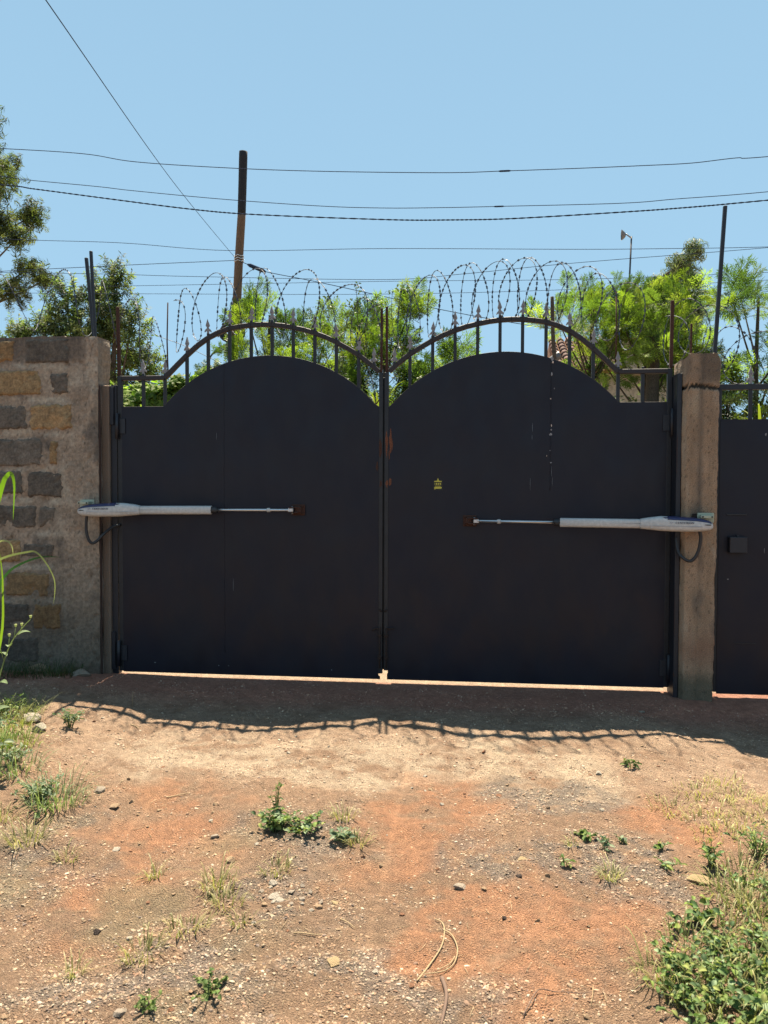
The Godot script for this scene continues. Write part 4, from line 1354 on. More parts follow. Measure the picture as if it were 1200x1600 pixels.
func trunk(t: Node3D, line: Array, r0: float, r1: float, branches: Array, m: Material) -> void:
	var s := tool()
	tube(s, smooth_line(line, 5), r0, r1, 9)
	obj("trunk", s, m, t)
	if branches.size():
		s = tool()
		for b in branches:
			var a: Vector3 = b[0]
			var e: Vector3 = b[1]
			tube(s, smooth_line([a, a.lerp(e, 0.5) + Vector3(0, -0.05, 0.03), e], 4), b[2], b[2] * 0.35, 6)
		obj("limbs", s, m, t)

func feathery_tree(label: String, base: Vector3, tall: float, wide: float, many: int, tones: Array, sprays: Array, low := 0.3) -> void:
	var t := thing("feathery_tree", label, "tree", base, "young feathery trees behind the gate")
	var top := base + Vector3(rng.randf_range(-0.1, 0.1), tall * 0.9, 0)
	var blobs := []
	var limbs := []
	var n := 9
	for i in n:
		var f := low + (0.93 - low) * i / (n - 1.0)
		var a := i * 2.4 + base.x
		var w := wide * (0.74 - 0.36 * f)
		var c := base + Vector3(cos(a) * w * 0.8, tall * f, sin(a) * w * 0.8)
		blobs.append([c, Vector3(w * 0.62, tall * 0.075, w * 0.62), int(many * 0.8) / n])
		limbs.append([base.lerp(top, f * 0.85), c, 0.018])
	trunk(t, [base - Vector3(0, 0.1, 0), base.lerp(top, 0.4) + Vector3(0.04, 0, 0), base.lerp(top, 0.75), top], 0.06, 0.015, limbs, M.bark)
	crown(t, base, blobs, sprays, M.leaf_soft, tones, Vector2(0.26, 0.52), 0.7)

func build_trees() -> void:
	var fe := [feather_spray(1), feather_spray(2)]
	var bright := [Color(0.24, 0.32, 0.04), Color(0.19, 0.28, 0.04), Color(0.3, 0.35, 0.06), Color(0.12, 0.19, 0.035), Color(0.08, 0.13, 0.03)]
	var mid := [Color(0.16, 0.23, 0.045), Color(0.22, 0.29, 0.05), Color(0.09, 0.14, 0.03), Color(0.06, 0.1, 0.028)]
	var dark := [Color(0.05, 0.08, 0.02), Color(0.08, 0.115, 0.028), Color(0.12, 0.16, 0.035)]
	feathery_tree("bright feathery young tree just right of the wooden pole", Vector3(-2.35, 0, -5.2), 4.45, 1.1, 160, bright, fe, 0.5)
	feathery_tree("feathery young tree behind the middle of the left arch", Vector3(-1.65, 0, -5.6), 4.35, 1.4, 180, mid + bright, fe, 0.45)
	feathery_tree("sparse feathery tree behind the left arch, second left of the seam", Vector3(-1.1, 0, -5.3), 4.2, 1.3, 160, bright, fe, 0.4)
	feathery_tree("tall bright feathery tree behind the seam of the gate", Vector3(-0.5, 0, -5.0), 4.35, 1.0, 260, mid + bright, fe, 0.45)
	feathery_tree("short feathery tree just right of the seam, low in the arch", Vector3(0.25, 0, -4.6), 3.5, 0.9, 150, bright, fe, 0.5)
	feathery_tree("feathery tree left of the thin rod behind the right arch's slope", Vector3(2.35, 0, -5.0), 4.3, 1.5, 90, bright, fe, 0.86)
	feathery_tree("dense bright feathery tree with a thick dark trunk, behind the right flat rail", Vector3(3.05, 0, -5.0), 4.4, 1.5, 220, bright + mid, fe, 0.72)
	feathery_tree("feathery tree right behind the concrete pillar", Vector3(3.75, 0, -5.4), 3.9, 1.2, 150, mid + bright, fe, 0.5)
	feathery_tree("wide feathery tree over the pedestrian gate at the right edge", Vector3(4.4, 0, -5.0), 4.5, 1.7, 220, mid + bright, fe, 0.5)
	var s := tool()
	tube(s, smooth_line([Vector3(3.02, 0, -4.7), Vector3(3.04, 2.6, -4.7), Vector3(3.06, 3.6, -4.75)], 4), 0.095, 0.08, 12)
	tag(obj("bare_trunk", s, M.bark), "thick dark straight trunk behind the right flat rail", "tree trunk")
	# dark shrubs low behind the gate
	var sh := [broad_spray(5, 26, 0.3, 0.11, 0.1), broad_spray(6, 26, 0.26, 0.1, 0.2)]
	var spots := [[-1.55, -4.6, 3.05, 0.7, "dark shrub behind the left arch's right half"], [-0.7, -4.4, 2.95, 0.7, "dark leafy shrub left of the seam"], [-0.05, -4.3, 3.0, 0.5, "dark drooping shrub behind the seam posts"], [1.75, -4.2, 2.6, 0.55, "shrub low behind the right arch's slope"], [2.4, -4.2, 2.6, 0.5, "shrub under the right flat rail's left bars"], [3.2, -4.3, 2.5, 0.5, "shrub beside the thick trunk behind the right leaf"], [3.9, -4.4, 3.1, 0.7, "dark shrub behind the pedestrian gate's left bar"], [4.7, -4.6, 3.2, 0.8, "dark shrub at the far right behind the pedestrian gate"]]
	for q in spots:
		var b := Vector3(q[0], 0, q[1])
		var t := thing("shrub", q[4], "shrub", b, "dark shrubs behind the gate")
		var blobs := []
		for i in 6:
			blobs.append([b + Vector3(rng.randf_range(-0.5, 0.5) * q[3], q[2] - 0.35 - i * 0.28, rng.randf_range(-0.4, 0.4) * q[3]), Vector3(q[3] * 0.75, 0.32, q[3] * 0.7), 38])
		trunk(t, [b - Vector3(0, 0.1, 0), b + Vector3(0.05, q[2] * 0.45, 0), b + Vector3(0, q[2] * 0.85, 0)], 0.05, 0.02, [], M.bark)
		crown(t, b, blobs, sh, M.leaf_dull, dark, Vector2(0.22, 0.4), 0.3)
	# strap leaved plants
	for q in [[0.42, 3.05, -4.1, "yellow green strap leaved plant right of the seam"], [3.3, 2.78, -3.6, "yellow green fan of strap leaves under the right flat rail"], [3.75, 2.35, -2.9, "arching bright strap leaves low behind the pedestrian gate"], [-0.52, 2.75, -3.9, "bright tuft of leaves low at the left of the seam"]]:
		var b := Vector3(q[0], 0, q[2])
		var t := thing("strap_leaf_plant", q[3], "plant", b)
		s = tool()
		s.set_color(Color(0.1, 0.09, 0.04))
		tube(s, PackedVector3Array([b, b + Vector3(0.02, q[1] - 0.35, 0)]), 0.03, 0.02, 6)
		obj("stem", s, M.leaf, t)
		for k in 16:
			var a := TAU * k / 16 + rng.randf_range(-0.2, 0.2)
			var l := rng.randf_range(0.28, 0.45)
			var o := b + Vector3(0.02, q[1] - 0.35, 0)
			s = tool()
			var c := Color(0.2, 0.24, 0.03) * rng.randf_range(0.6, 1.1)
			s.set_color(c)
			blade(s, o, Vector3(cos(a), 0, sin(a)), l, l * rng.randf_range(0.5, 1.0), 0.035, 0.3)
			obj("leaf", s, M.leaf, t)
	# bright creeper hedge at the left
	var cr := [broad_spray(9, 22, 0.42, 0.3, 0.15), broad_spray(10, 20, 0.4, 0.28, 0.25)]
	var hb := Vector3(-3.3, 0, -4.1)
	var h := thing("creeper_hedge", "bright green leafy hedge seen through the left leaf's low bars", "hedge", hb)
	var hblobs := []
	for i in 16:
		var x := lerpf(-4.3, -2.5, i / 15.0)
		hblobs.append([Vector3(x, 2.55 + 0.2 * smoothstep(-3.5, -2.7, x) - 0.03 * (i % 3), -4.15), Vector3(0.22, 0.33, 0.3), 70])
	crown(h, hb, hblobs, cr, M.leaf_soft, [Color(0.2, 0.3, 0.035), Color(0.15, 0.25, 0.03), Color(0.26, 0.34, 0.06)], Vector2(0.2, 0.32), 0.5, "foliage")
	s = tool()
	for x in [-4.2, -3.7, -3.2, -2.7]:
		tube(s, smooth_line([Vector3(x, -0.1, -4.2), Vector3(x + 0.05, 1.2, -4.2), Vector3(x, 2.4, -4.2)], 4), 0.03, 0.015, 6)
	obj("stems", s, M.bark, h)
	var dk := thing("creeper_hedge", "small dark round bush top above the bright hedge", "bush", Vector3(-3.05, 0, -5.0))
	crown(dk, Vector3(-3.05, 0, -5.0), [[Vector3(-3.05, 3.12, -5), Vector3(0.22, 0.2, 0.22), 90]], sh, M.leaf_dull, mid, Vector2(0.14, 0.22), 0.3, "foliage")
	s = tool()
	tube(s, PackedVector3Array([Vector3(-3.05, -0.1, -5), Vector3(-3.05, 3.0, -5)]), 0.03, 0.02, 6)
	obj("stems", s, M.bark, dk)
	# trimmed hedge peeping over the stone wall
	var tb := Vector3(-3.9, 0, -1.4)
	var th := thing("trimmed_hedge", "trimmed olive hedge top above the stone wall's left end", "hedge", tb)
	var tblobs := []
	for i in 10:
		tblobs.append([Vector3(lerpf(-5.2, -3.45, i / 9.0), 2.78, -1.4), Vector3(0.16, 0.16, 0.2), 70])
	crown(th, tb, tblobs, sh, M.leaf_dull, [Color(0.09, 0.1, 0.025), Color(0.06, 0.08, 0.02)], Vector2(0.07, 0.12), 0.7, "foliage")
	s = tool()
	for x in [-5.0, -4.4, -3.8]:
		tube(s, PackedVector3Array([Vector3(x, -0.1, -1.4), Vector3(x, 2.75, -1.4)]), 0.025, 0.015, 6)
	obj("stems", s, M.bark, th)
	# dark broadleaved trees at the left
	var bl := [broad_spray(11, 22, 0.28, 0.085, 0.2), broad_spray(12, 22, 0.3, 0.09, 0.05)]
	var olive := [Color(0.115, 0.155, 0.06), Color(0.165, 0.205, 0.08), Color(0.075, 0.11, 0.04), Color(0.22, 0.25, 0.09)]
	var data := [
		["dark leafy tree behind the stone wall, under the two steel posts", Vector3(-7.3, 0, -9.2), [[-7.55, 5.25, 0.55, 0.55], [-7.0, 5.5, 0.45, 0.5], [-7.9, 4.7, 0.5, 0.55], [-7.3, 4.6, 0.65, 0.55], [-6.8, 4.7, 0.5, 0.5], [-7.4, 3.9, 0.7, 0.5], [-6.75, 3.95, 0.5, 0.5], [-7.9, 3.9, 0.4, 0.5]]],
		["dark leafy tree with bare lower trunk, left of the gate's corner", Vector3(-6.45, 0, -9), [[-6.4, 5.65, 0.35, 0.45], [-6.35, 5.05, 0.5, 0.5], [-5.95, 4.65, 0.45, 0.45], [-6.6, 4.6, 0.35, 0.4], [-5.85, 4.1, 0.4, 0.45], [-6.25, 4.2, 0.4, 0.4], [-5.9, 3.55, 0.35, 0.4], [-6.3, 3.5, 0.4, 0.35], [-6.7, 3.5, 0.25, 0.3]]],
		["paler leafy tree at the left edge, lower than its neighbour", Vector3(-8.3, 0, -9.6), [[-8.25, 4.85, 0.35, 0.4], [-8.7, 4.6, 0.5, 0.5], [-8.3, 4.1, 0.55, 0.5], [-9.1, 4.1, 0.6, 0.5], [-8.1, 3.5, 0.5, 0.4]]],
	]
	for q in data:
		var b: Vector3 = q[1]
		var t := thing("broadleaf_tree", q[0], "tree", b, "broadleaved trees left of the gate")
		var blobs := []
		var limbs := []
		for c in q[2]:
			var o := Vector3(c[0], c[1], b.z + rng.randf_range(-0.35, 0.35))
			blobs.append([o, Vector3(c[2] * 0.85, c[3] * 0.9, c[2] * 0.85), int(62 * c[2] * c[3] / 0.2)])
			limbs.append([b + Vector3(0, o.y * 0.62, 0), o, 0.03])
		trunk(t, [b - Vector3(0, 0.1, 0), b + Vector3(0.05, 1.8, 0), b + Vector3(-0.03, 3.4, 0), b + Vector3(0.05, 5.0, 0)], 0.1, 0.03, limbs, M.bark)
		crown(t, b, blobs, bl, M.leaf_soft, olive, Vector2(0.24, 0.42), 0.6)
	# tall trees farther away
	var eu := [broad_spray(15, 30, 0.34, 0.06, 0.7), broad_spray(16, 30, 0.36, 0.065, 0.5)]
	var et := [Color(0.085, 0.105, 0.035), Color(0.12, 0.14, 0.05), Color(0.055, 0.075, 0.025), Color(0.17, 0.18, 0.07)]
	var eb := Vector3(-11.6, 0, -12)
	var t1 := thing("eucalyptus_tree", "tall tree with drooping olive leaf bunches at the far left edge", "tree", eb)
	var eblobs := []
	var elimbs := []
	for c in [[-10.8, 10.2, 0.3, 0.45], [-11.0, 9.6, 0.4, 0.4], [-10.65, 8.85, 0.45, 0.55], [-10.25, 8.2, 0.4, 0.45], [-10.6, 7.7, 0.5, 0.5], [-10.05, 7.35, 0.35, 0.35], [-10.3, 6.95, 0.4, 0.35], [-10.0, 6.65, 0.4, 0.28], [-10.6, 6.3, 0.5, 0.4], [-11.3, 9.4, 0.7, 0.7], [-11.5, 8.2, 0.8, 0.8], [-11.4, 6.8, 0.7, 0.7], [-12.3, 8.6, 1.0, 1.0], [-12.2, 6.9, 0.9, 0.8]]:
		var o := Vector3(c[0], c[1], -12 + rng.randf_range(-0.6, 0.6))
		eblobs.append([o, Vector3(c[2], c[3], c[2]), int(48 * c[2] * c[3] / 0.2)])
		elimbs.append([Vector3(-11.6, o.y - 0.9, -12), o, 0.035])
	trunk(t1, [eb - Vector3(0, 0.1, 0), eb + Vector3(0.1, 3, 0), eb + Vector3(0, 7, 0), eb + Vector3(0.1, 10.5, 0)], 0.2, 0.05, elimbs, M.bark)
	crown(t1, eb, eblobs, eu, M.leaf_soft, et, Vector2(0.28, 0.5), -0.25)
	var fb := Vector3(6.4, 0, -20)
	var t2 := thing("eucalyptus_tree", "far olive tree leaning right above the feathery trees, beside the mast", "tree", fb)
	eblobs = []
	elimbs = []
	for c in [[7.65, 9.0, 0.3, 0.3], [7.35, 8.55, 0.5, 0.4], [7.75, 8.2, 0.35, 0.35], [6.9, 8.1, 0.55, 0.4], [7.4, 7.75, 0.6, 0.4], [7.9, 7.5, 0.35, 0.35], [6.3, 7.6, 0.5, 0.45], [6.9, 7.3, 0.6, 0.45], [5.9, 7.2, 0.4, 0.4], [7.5, 6.9, 0.5, 0.4], [6.4, 6.8, 0.7, 0.5]]:
		var o := Vector3(c[0], c[1], -20 + rng.randf_range(-0.6, 0.6))
		eblobs.append([o, Vector3(c[2], c[3], c[2]), int(60 * c[2] * c[3] / 0.2)])
		elimbs.append([Vector3(6.5, o.y - 0.9, -20), o, 0.04])
	trunk(t2, [fb - Vector3(0, 0.1, 0), fb + Vector3(0.1, 3, 0), fb + Vector3(0.2, 6, 0), fb + Vector3(0.6, 7.8, 0)], 0.2, 0.06, elimbs, M.bark)
	crown(t2, fb, eblobs, eu, M.leaf, [Color(0.16, 0.205, 0.09), Color(0.21, 0.25, 0.12), Color(0.11, 0.15, 0.07)], Vector2(0.4, 0.65), -0.1)
	# bare climber in the left coil
	var cl := thing("climbing_twigs", "thin bare climbing twigs with tiny leaves in the left razor wire", "climber", Vector3(-0.6, 2.4, -0.6))
	s = tool()
	var tiny := [[], []]
	for k in 9:
		var x := rng.randf_range(-0.75, -0.1)
		var pts := [Vector3(x, 2.2, -0.6)]
		for i in 6:
			pts.append(pts[-1] + Vector3(rng.randf_range(-0.09, 0.09), rng.randf_range(0.08, 0.2), rng.randf_range(-0.05, 0.05)))
			for e in 5:
				tiny[0].append(Transform3D(Basis.from_euler(Vector3(rng.randf() * 6, rng.randf() * 6, rng.randf() * 6)).scaled(Vector3.ONE * rng.randf_range(0.05, 0.08)), pts[-1] + Vector3(rng.randf_range(-0.05, 0.05), rng.randf_range(-0.05, 0.05), 0) - cl.position))
				tiny[1].append(Color(0.09, 0.12, 0.03))
		tube(s, smooth_line(pts, 4), 0.004, 0.0018, 5)
	obj("twig", s, M.bark, cl)
	joined("leaves", [broad_spray(18, 3, 0.5, 0.25, 0.1)], M.leaf, [tiny], cl)

func build_house() -> void:
	var t := thing("house", "low house with red tiled roof half hidden behind the right leaf's trees", "house", Vector3(6.0, 0, -16))
	var s := tool(true)
	box(s, Vector3(4.55, 2.2, -16.3), Vector3(3.1, 4.4, 4.2), 0.01)
	obj("wall", s, M.plaster, t)
	for x in [3.6, 5.3]:
		s = tool(true)
		box(s, Vector3(x, 2.9, -14.19), Vector3(1.2, 1.2, 0.05), 0.01)
		var w := obj("window", s, M.white, t)
		s = tool(true)
		box(s, Vector3(x - 0.28, 2.9, -14.16), Vector3(0.5, 1.05, 0.02), 0.004)
		box(s, Vector3(x + 0.28, 2.9, -14.16), Vector3(0.5, 1.05, 0.02), 0.004)
		put("pane", done(s), M.glass, w)
	s = tool(true)
	prism(s, PackedVector2Array([Vector2(-13.8, 4.42), Vector2(-16.3, 5.62), Vector2(-18.8, 4.42)]), 0.0, 3.4, Transform3D(Basis(Vector3(0, 0, 1), Vector3(0, 1, 0), Vector3(1, 0, 0)), Vector3(2.85, 0, 0)))
	var roof := obj("roof", s, M.stone_red, t)
	# rows of rounded tiles
	s = tool()
	for j in 9:
		for i in 15:
			var x := 2.9 + i * 0.23
			var f0 := j / 9.0
			var f1 := (j + 1.15) / 9.0
			var v := rng.randf_range(0.7, 1.2)
			s.set_color(Color(0.125 * v, 0.06 * v, 0.045 * v))
			var pa := Vector3(x, lerpf(4.47, 5.66, f0), lerpf(-13.75, -16.25, f0))
			var pb := Vector3(x, lerpf(4.44, 5.63, f1), lerpf(-13.75, -16.25, f1))
			tube(s, PackedVector3Array([pa, pb]), 0.1, 0.085, 8)
	var tiles := put("roof_tiles", done(s), M.tile, roof)
	tiles.set_meta("kind", "stuff")
	s = tool(true)
	prism(s, PackedVector2Array([Vector2(4.45, 4.35), Vector2(5.5, 4.35), Vector2(5.5, 4.9), Vector2(5.0, 5.25), Vector2(4.45, 4.9)]), -14.6, -13.7)
	obj("gable", s, M.plaster, t)
	s = tool()
	for i in 9:
		for e in [-1.0, 1.0]:
			s.set_color(Color(0.125, 0.06, 0.045) * rng.randf_range(0.7, 1.2))
			tube(s, PackedVector3Array([Vector3(5.0 + e * 0.72, 4.82, -13.65 - i * 0.2), Vector3(5.0, 5.34, -13.65 - i * 0.2)]), 0.1, -1, 6)
	var gt := obj("gable_tiles", s, M.tile, t)
	gt.set_meta("kind", "stuff")

func blade(s: SurfaceTool, o: Vector3, dir: Vector3, reach: float, rise: float, w: float, droop: float) -> void:
	var side := dir.cross(Vector3.UP).normalized()
	var prev := []
	for i in 6:
		var f := i / 5.0
		var p := o + dir * reach * f + Vector3(0, rise * sin(f * (1.6 + droop)) / 1.0, 0)
		var ww := w * 0.5 * (1.0 - f * f)
		if i > 0:
			quad(s, prev[0], p + side * ww, p - side * ww, prev[1])
		prev = [p + side * ww, p - side * ww]

func tuft(label: String, at: Vector2, tall: float, wide: float, many: int, c0: Color, c1: Color, group := "") -> void:
	var b := Vector3(at.x, height(at.x, at.y), at.y)
	var s := tool()
	for k in int(many * 1.3):
		var a := rng.randf() * TAU
		var o := Vector3(cos(a), 0, sin(a)) * wide * 0.5 * sqrt(rng.randf())
		var d := (Vector3(cos(a), 0, sin(a)) + Vector3(rng.randfn(), 0, rng.randfn()) * 0.5).normalized()
		var h := tall * rng.randf_range(0.35, 1.15)
		s.set_color(c0.lerp(c1, rng.randf()) * rng.randf_range(0.8, 1.2))
		o.y = height(b.x + o.x, b.z + o.z) - b.y - 0.003
		blade(s, o, d, h * rng.randf_range(0.3, 1.5), h * rng.randf_range(0.5, 1.0), rng.randf_range(0.0022, 0.005), rng.randf_range(0.1, 1.2))
	var m := put("grass_tuft", done(s), M.leaf, self)
	m.position = b
	tag(m, label, "grass tuft", group)

var leaf_shapes := {}
func leaf_shape(kind: int) -> ArrayMesh:
	# a cupped, veined leaf of unit length along +z
	if leaf_shapes.has(kind):
		return leaf_shapes[kind]
	var s := tool()
	var wide: float = [0.62, 0.42, 0.3, 0.75][kind % 4]
	var r := RandomNumberGenerator.new()
	r.seed = 70 + kind
	var tone := [1.0, 0.8, 1.2, 0.65][kind / 4 % 4] as float
	var prev := []
	for i in 8:
		var f := i / 7.0
		var w := wide * 0.5 * pow(sin(PI * pow(f, 0.8)), 0.8) * (1.0 + 0.12 * (i % 2)) + 0.012
		var y := 0.16 * sin(f * 2.6) - 0.12 * f * f
		var row := [Vector3(-w, y + w * 0.35, f), Vector3(-w * 0.5, y + w * 0.1, f), Vector3(0, y - 0.02, f), Vector3(w * 0.5, y + w * 0.1, f), Vector3(w, y + w * 0.35, f)]
		if i > 0:
			for k in 4:
				for e in [[prev[k], row[k + 1], row[k]], [prev[k], prev[k + 1], row[k + 1]]]:
					for p in e:
						s.set_color(Color(tone, tone, tone) * (1.0 + (0.25 if absf(p.x) < 0.001 else 0.0)))
						s.add_vertex(p)
		prev = row
	leaf_shapes[kind] = done(s)
	return leaf_shapes[kind]

var leaf_mats := {}
func tinted_leaf(c: Color) -> StandardMaterial3D:
	var key := c.to_html()
	if not leaf_mats.has(key):
		var m := leaf_mat(0.7, 0.6)
		m.metallic_specular = 0.35
		m.albedo_color = c.linear_to_srgb()
		leaf_mats[key] = m
	return leaf_mats[key]

# a leafy weed: stems, and each leaf a part of its own
func weed(label: String, at: Vector2, tall: float, wide: float, leaves: int, size: float, tones: Array, shape := 0, group := "", flower := 0) -> void:
	var b := Vector3(at.x, height(at.x, at.y), at.y)
	var t := thing("leafy_weed", label, "weed", b, group)
	var s := tool()
	var stems := maxi(3, leaves / 7)
	var lines := []
	for k in stems:
		var a := TAU * k / stems + rng.randf_range(-0.4, 0.4)
		var q := sqrt(rng.randf()) * wide * 0.5
		var h := tall * rng.randf_range(0.5, 1.0) * (1.0 - 0.5 * q / wide)
		var e := Vector3(cos(a) * q, h, sin(a) * q)
		var line := smooth_line([Vector3(cos(a) * 0.01, -0.01, sin(a) * 0.01), e * Vector3(0.4, 0.6, 0.4), e], 3)
		lines.append(line)
		tube(s, line, 0.0026, 0.0013, 5)
	put("stem", done(s), tinted_leaf(Color(0.1, 0.11, 0.05)), t)
	for i in leaves:
		var line: PackedVector3Array = lines[i % stems]
		var f := rng.randf_range(0.3, 1.0) if i >= stems else 1.0
		var at_f := f * (line.size() - 1)
		var i0 := mini(int(at_f), line.size() - 2)
		var p := line[i0].lerp(line[i0 + 1], at_f - i0)
		var a := rng.randf() * TAU
		var pitch := rng.randf_range(-0.7, 0.35)
		var l := size * rng.randf_range(0.4, 1.35) * (1.1 - 0.4 * f)
		var c: Color = tones[rng.randi() % tones.size()]
		var m := put("leaf", leaf_shape(shape + 4 * (rng.randi() % 4)), tinted_leaf(c), t)
		m.transform = Transform3D(Basis.from_euler(Vector3(pitch, a, rng.randf_range(-0.9, 0.9))).scaled(Vector3(l, l, l)), p)
	for i in flower:
		var line: PackedVector3Array = lines[i % stems]
		s = tool()
		var c := line[-1] + Vector3(rng.randf_range(-0.02, 0.02), 0.015 + 0.02 * (i / stems), rng.randf_range(-0.02, 0.02))
		tube(s, PackedVector3Array([line[-1], c]), 0.001, -1, 4)
		tube(s, PackedVector3Array([c, c + Vector3(0, 0.008, 0)]), 0.003, 0.006, 7)
		put("flower_head", done(s), tinted_leaf(Color(0.42, 0.45, 0.2)), t)

func build_weeds() -> void:
	var blue_green := [Color(0.16, 0.24, 0.09), Color(0.11, 0.18, 0.06), Color(0.23, 0.3, 0.16), Color(0.19, 0.26, 0.06), Color(0.07, 0.12, 0.045), Color(0.26, 0.29, 0.08)]
	var green := [Color(0.11, 0.17, 0.045), Color(0.08, 0.13, 0.035), Color(0.16, 0.21, 0.06)]
	var pale := [Color(0.18, 0.235, 0.14), Color(0.13, 0.185, 0.1), Color(0.24, 0.28, 0.17)]
	var dry := Color(0.38, 0.3, 0.14)
	weed("bushy dark green weed with an upright tip in the middle of the drive", Vector2(-0.19, 2.56), 0.12, 0.22, 170, 0.03, blue_green, 0)
	weed("tall thin shoot at the back of the bushy mid-drive weed", Vector2(-0.2, 2.5), 0.24, 0.06, 46, 0.028, green, 1)
	weed("spreading part of the bushy mid-drive weed, to its right", Vector2(-0.06, 2.58), 0.075, 0.22, 120, 0.029, blue_green, 0)
	weed("flat pale blue-green rosette right of the bushy mid-drive weed", Vector2(0.12, 2.63), 0.045, 0.13, 60, 0.042, pale, 1)
	tuft("yellow green tuft beside the pale rosette", Vector2(0.19, 2.65), 0.06, 0.08, 40, Color(0.13, 0.16, 0.03), dry)
	weed("small bright isolated weed before the right leaf's shadow", Vector2(1.52, 1.62), 0.06, 0.09, 26, 0.045, green, 2)
	weed("low weed patch right of the middle, rear one of two", Vector2(1.15, 2.51), 0.045, 0.1, 30, 0.03, green, 0)
	weed("low weed patch right of the middle, front one of two", Vector2(1.22, 2.6), 0.045, 0.12, 30, 0.03, pale, 1)
	weed("tiny dusty weed beside the two low weed patches", Vector2(1.3, 2.52), 0.03, 0.05, 14, 0.025, pale, 0)
	weed("small dark sprig with greyish leaves right of the low patches", Vector2(1.44, 2.6), 0.035, 0.08, 16, 0.03, blue_green, 1)
	weed("tiny green sprout left of the pale grass tuft", Vector2(1.03, 2.78), 0.03, 0.05, 12, 0.03, blue_green, 0)
	weed("small weed right of the pale grass tuft", Vector2(1.43, 2.76), 0.04, 0.1, 26, 0.035, blue_green, 2)
	tuft("pale straw coloured grass tuft on the right half of the drive", Vector2(1.2, 2.84), 0.06, 0.09, 50, Color(0.25, 0.26, 0.1), Color(0.45, 0.38, 0.2))
	tuft("thin pale blades by the low weed patches", Vector2(1.08, 2.62), 0.05, 0.04, 14, Color(0.25, 0.26, 0.1), dry)
	# left side clumps
	weed("grey-green leafy clump by the pale cement lumps", Vector2(-1.76, 1.42), 0.15, 0.2, 110, 0.042, pale, 2)
	tuft("large silvery grass clump left of the drive", Vector2(-1.3, 2.4), 0.13, 0.28, 150, Color(0.1, 0.15, 0.06), Color(0.26, 0.29, 0.14))
	weed("leafy weed growing in the large silvery grass clump", Vector2(-1.38, 2.4), 0.13, 0.28, 130, 0.042, pale, 2)
	weed("grey-green leafy weed at the left edge, among the grass clump", Vector2(-1.7, 2.1), 0.11, 0.24, 90, 0.04, pale, 2)
	tuft("grey-green grass clump at the left edge", Vector2(-1.66, 2.14), 0.11, 0.24, 110, Color(0.12, 0.17, 0.08), Color(0.28, 0.3, 0.15))
	tuft("bright yellow-green low grass behind the left edge clump", Vector2(-1.88, 1.8), 0.09, 0.28, 170, Color(0.15, 0.2, 0.03), Color(0.26, 0.27, 0.06))
	tuft("yellowish grass below the flowering weed", Vector2(-2.15, 1.5), 0.12, 0.36, 200, Color(0.16, 0.2, 0.04), Color(0.32, 0.29, 0.1))
	tuft("greenish grass left of the cement lumps", Vector2(-2.2, 1.22), 0.1, 0.3, 120, Color(0.1, 0.14, 0.04), Color(0.26, 0.25, 0.1))
	weed("bright green low weed at the left edge behind the cement lumps", Vector2(-2.25, 1.35), 0.13, 0.34, 110, 0.04, green, 2)
	weed("pale green weed spreading left of the largest cement lump", Vector2(-2.15, 1.62), 0.1, 0.3, 90, 0.036, pale, 1)
	tuft("lush green grass at the left edge below the flowering weed", Vector2(-1.95, 1.95), 0.12, 0.3, 200, Color(0.1, 0.18, 0.03), Color(0.2, 0.26, 0.06))
	tuft("dark grass at the foot of the stone wall", Vector2(-2.5, 0.35), 0.13, 0.5, 260, Color(0.035, 0.06, 0.02), Color(0.08, 0.1, 0.035))
	tuft("dark grass beside the brown rock under the wall", Vector2(-2.85, 0.45), 0.13, 0.4, 180, Color(0.035, 0.06, 0.02), Color(0.08, 0.1, 0.035))
	var left_dry := [[-1.2, 2.8, 0.09, 0.14, "dry yellow grass below the silvery clump"], [-1.45, 2.62, 0.07, 0.16, "dry grass at the left edge below the grey-green clump"], [-0.57, 2.97, 0.07, 0.07, "lone pale star-like grass tuft on the red dirt"], [-0.28, 3.06, 0.08, 0.13, "olive grass tuft, upper one left of the pebbles"], [-0.22, 3.18, 0.06, 0.14, "olive brown grass tuft, middle one left of the pebbles"], [-0.28, 3.36, 0.05, 0.14, "dry grass tuft, lower one left of the pebbles"], [-0.57, 3.6, 0.06, 0.07, "small pale tuft near the lower left corner"], [-0.38, 3.5, 0.06, 0.13, "dry brown tuft in the lower left gravel"], [-0.1, 2.9, 0.05, 0.12, "short olive grass just below the bushy weed"], [-0.98, 2.88, 0.05, 0.08, "thin straw tuft at the left of the red dirt"], [0.09, 2.42, 0.06, 0.1, "dry yellow grass behind the pale rosette"], [-0.12, 3.3, 0.04, 0.08, "small olive tuft below the pebbles"]]
	for q in left_dry:
		tuft(q[4], Vector2(q[0], q[1]), q[2], q[3], int(q[3] * 420), Color(0.17, 0.18, 0.05), Color(0.42, 0.34, 0.17), "dry grass tufts on the drive")
	weed("green weed at the lower left bottom edge, right one", Vector2(-0.1, 3.68), 0.05, 0.16, 70, 0.02, green, 0)
	weed("green weed at the lower left bottom edge, left one", Vector2(-0.26, 3.76), 0.04, 0.12, 50, 0.02, green, 0)
	weed("tiny round-leaved sprout beside the silvery clump", Vector2(-1.28, 2.6), 0.07, 0.05, 7, 0.045, green, 3)
	# right dry grass
	var k := 0
	var dry_places := ["rear middle", "second from the back at the edge", "in the middle of the bank", "at the frame's edge below the middle", "left front, above the leafy patch", "front, just behind the upright dark weed", "leftmost, reaching into the drive", "farthest right", "farthest back, nearest the pillar", "foremost, behind the flat yellow stone"]
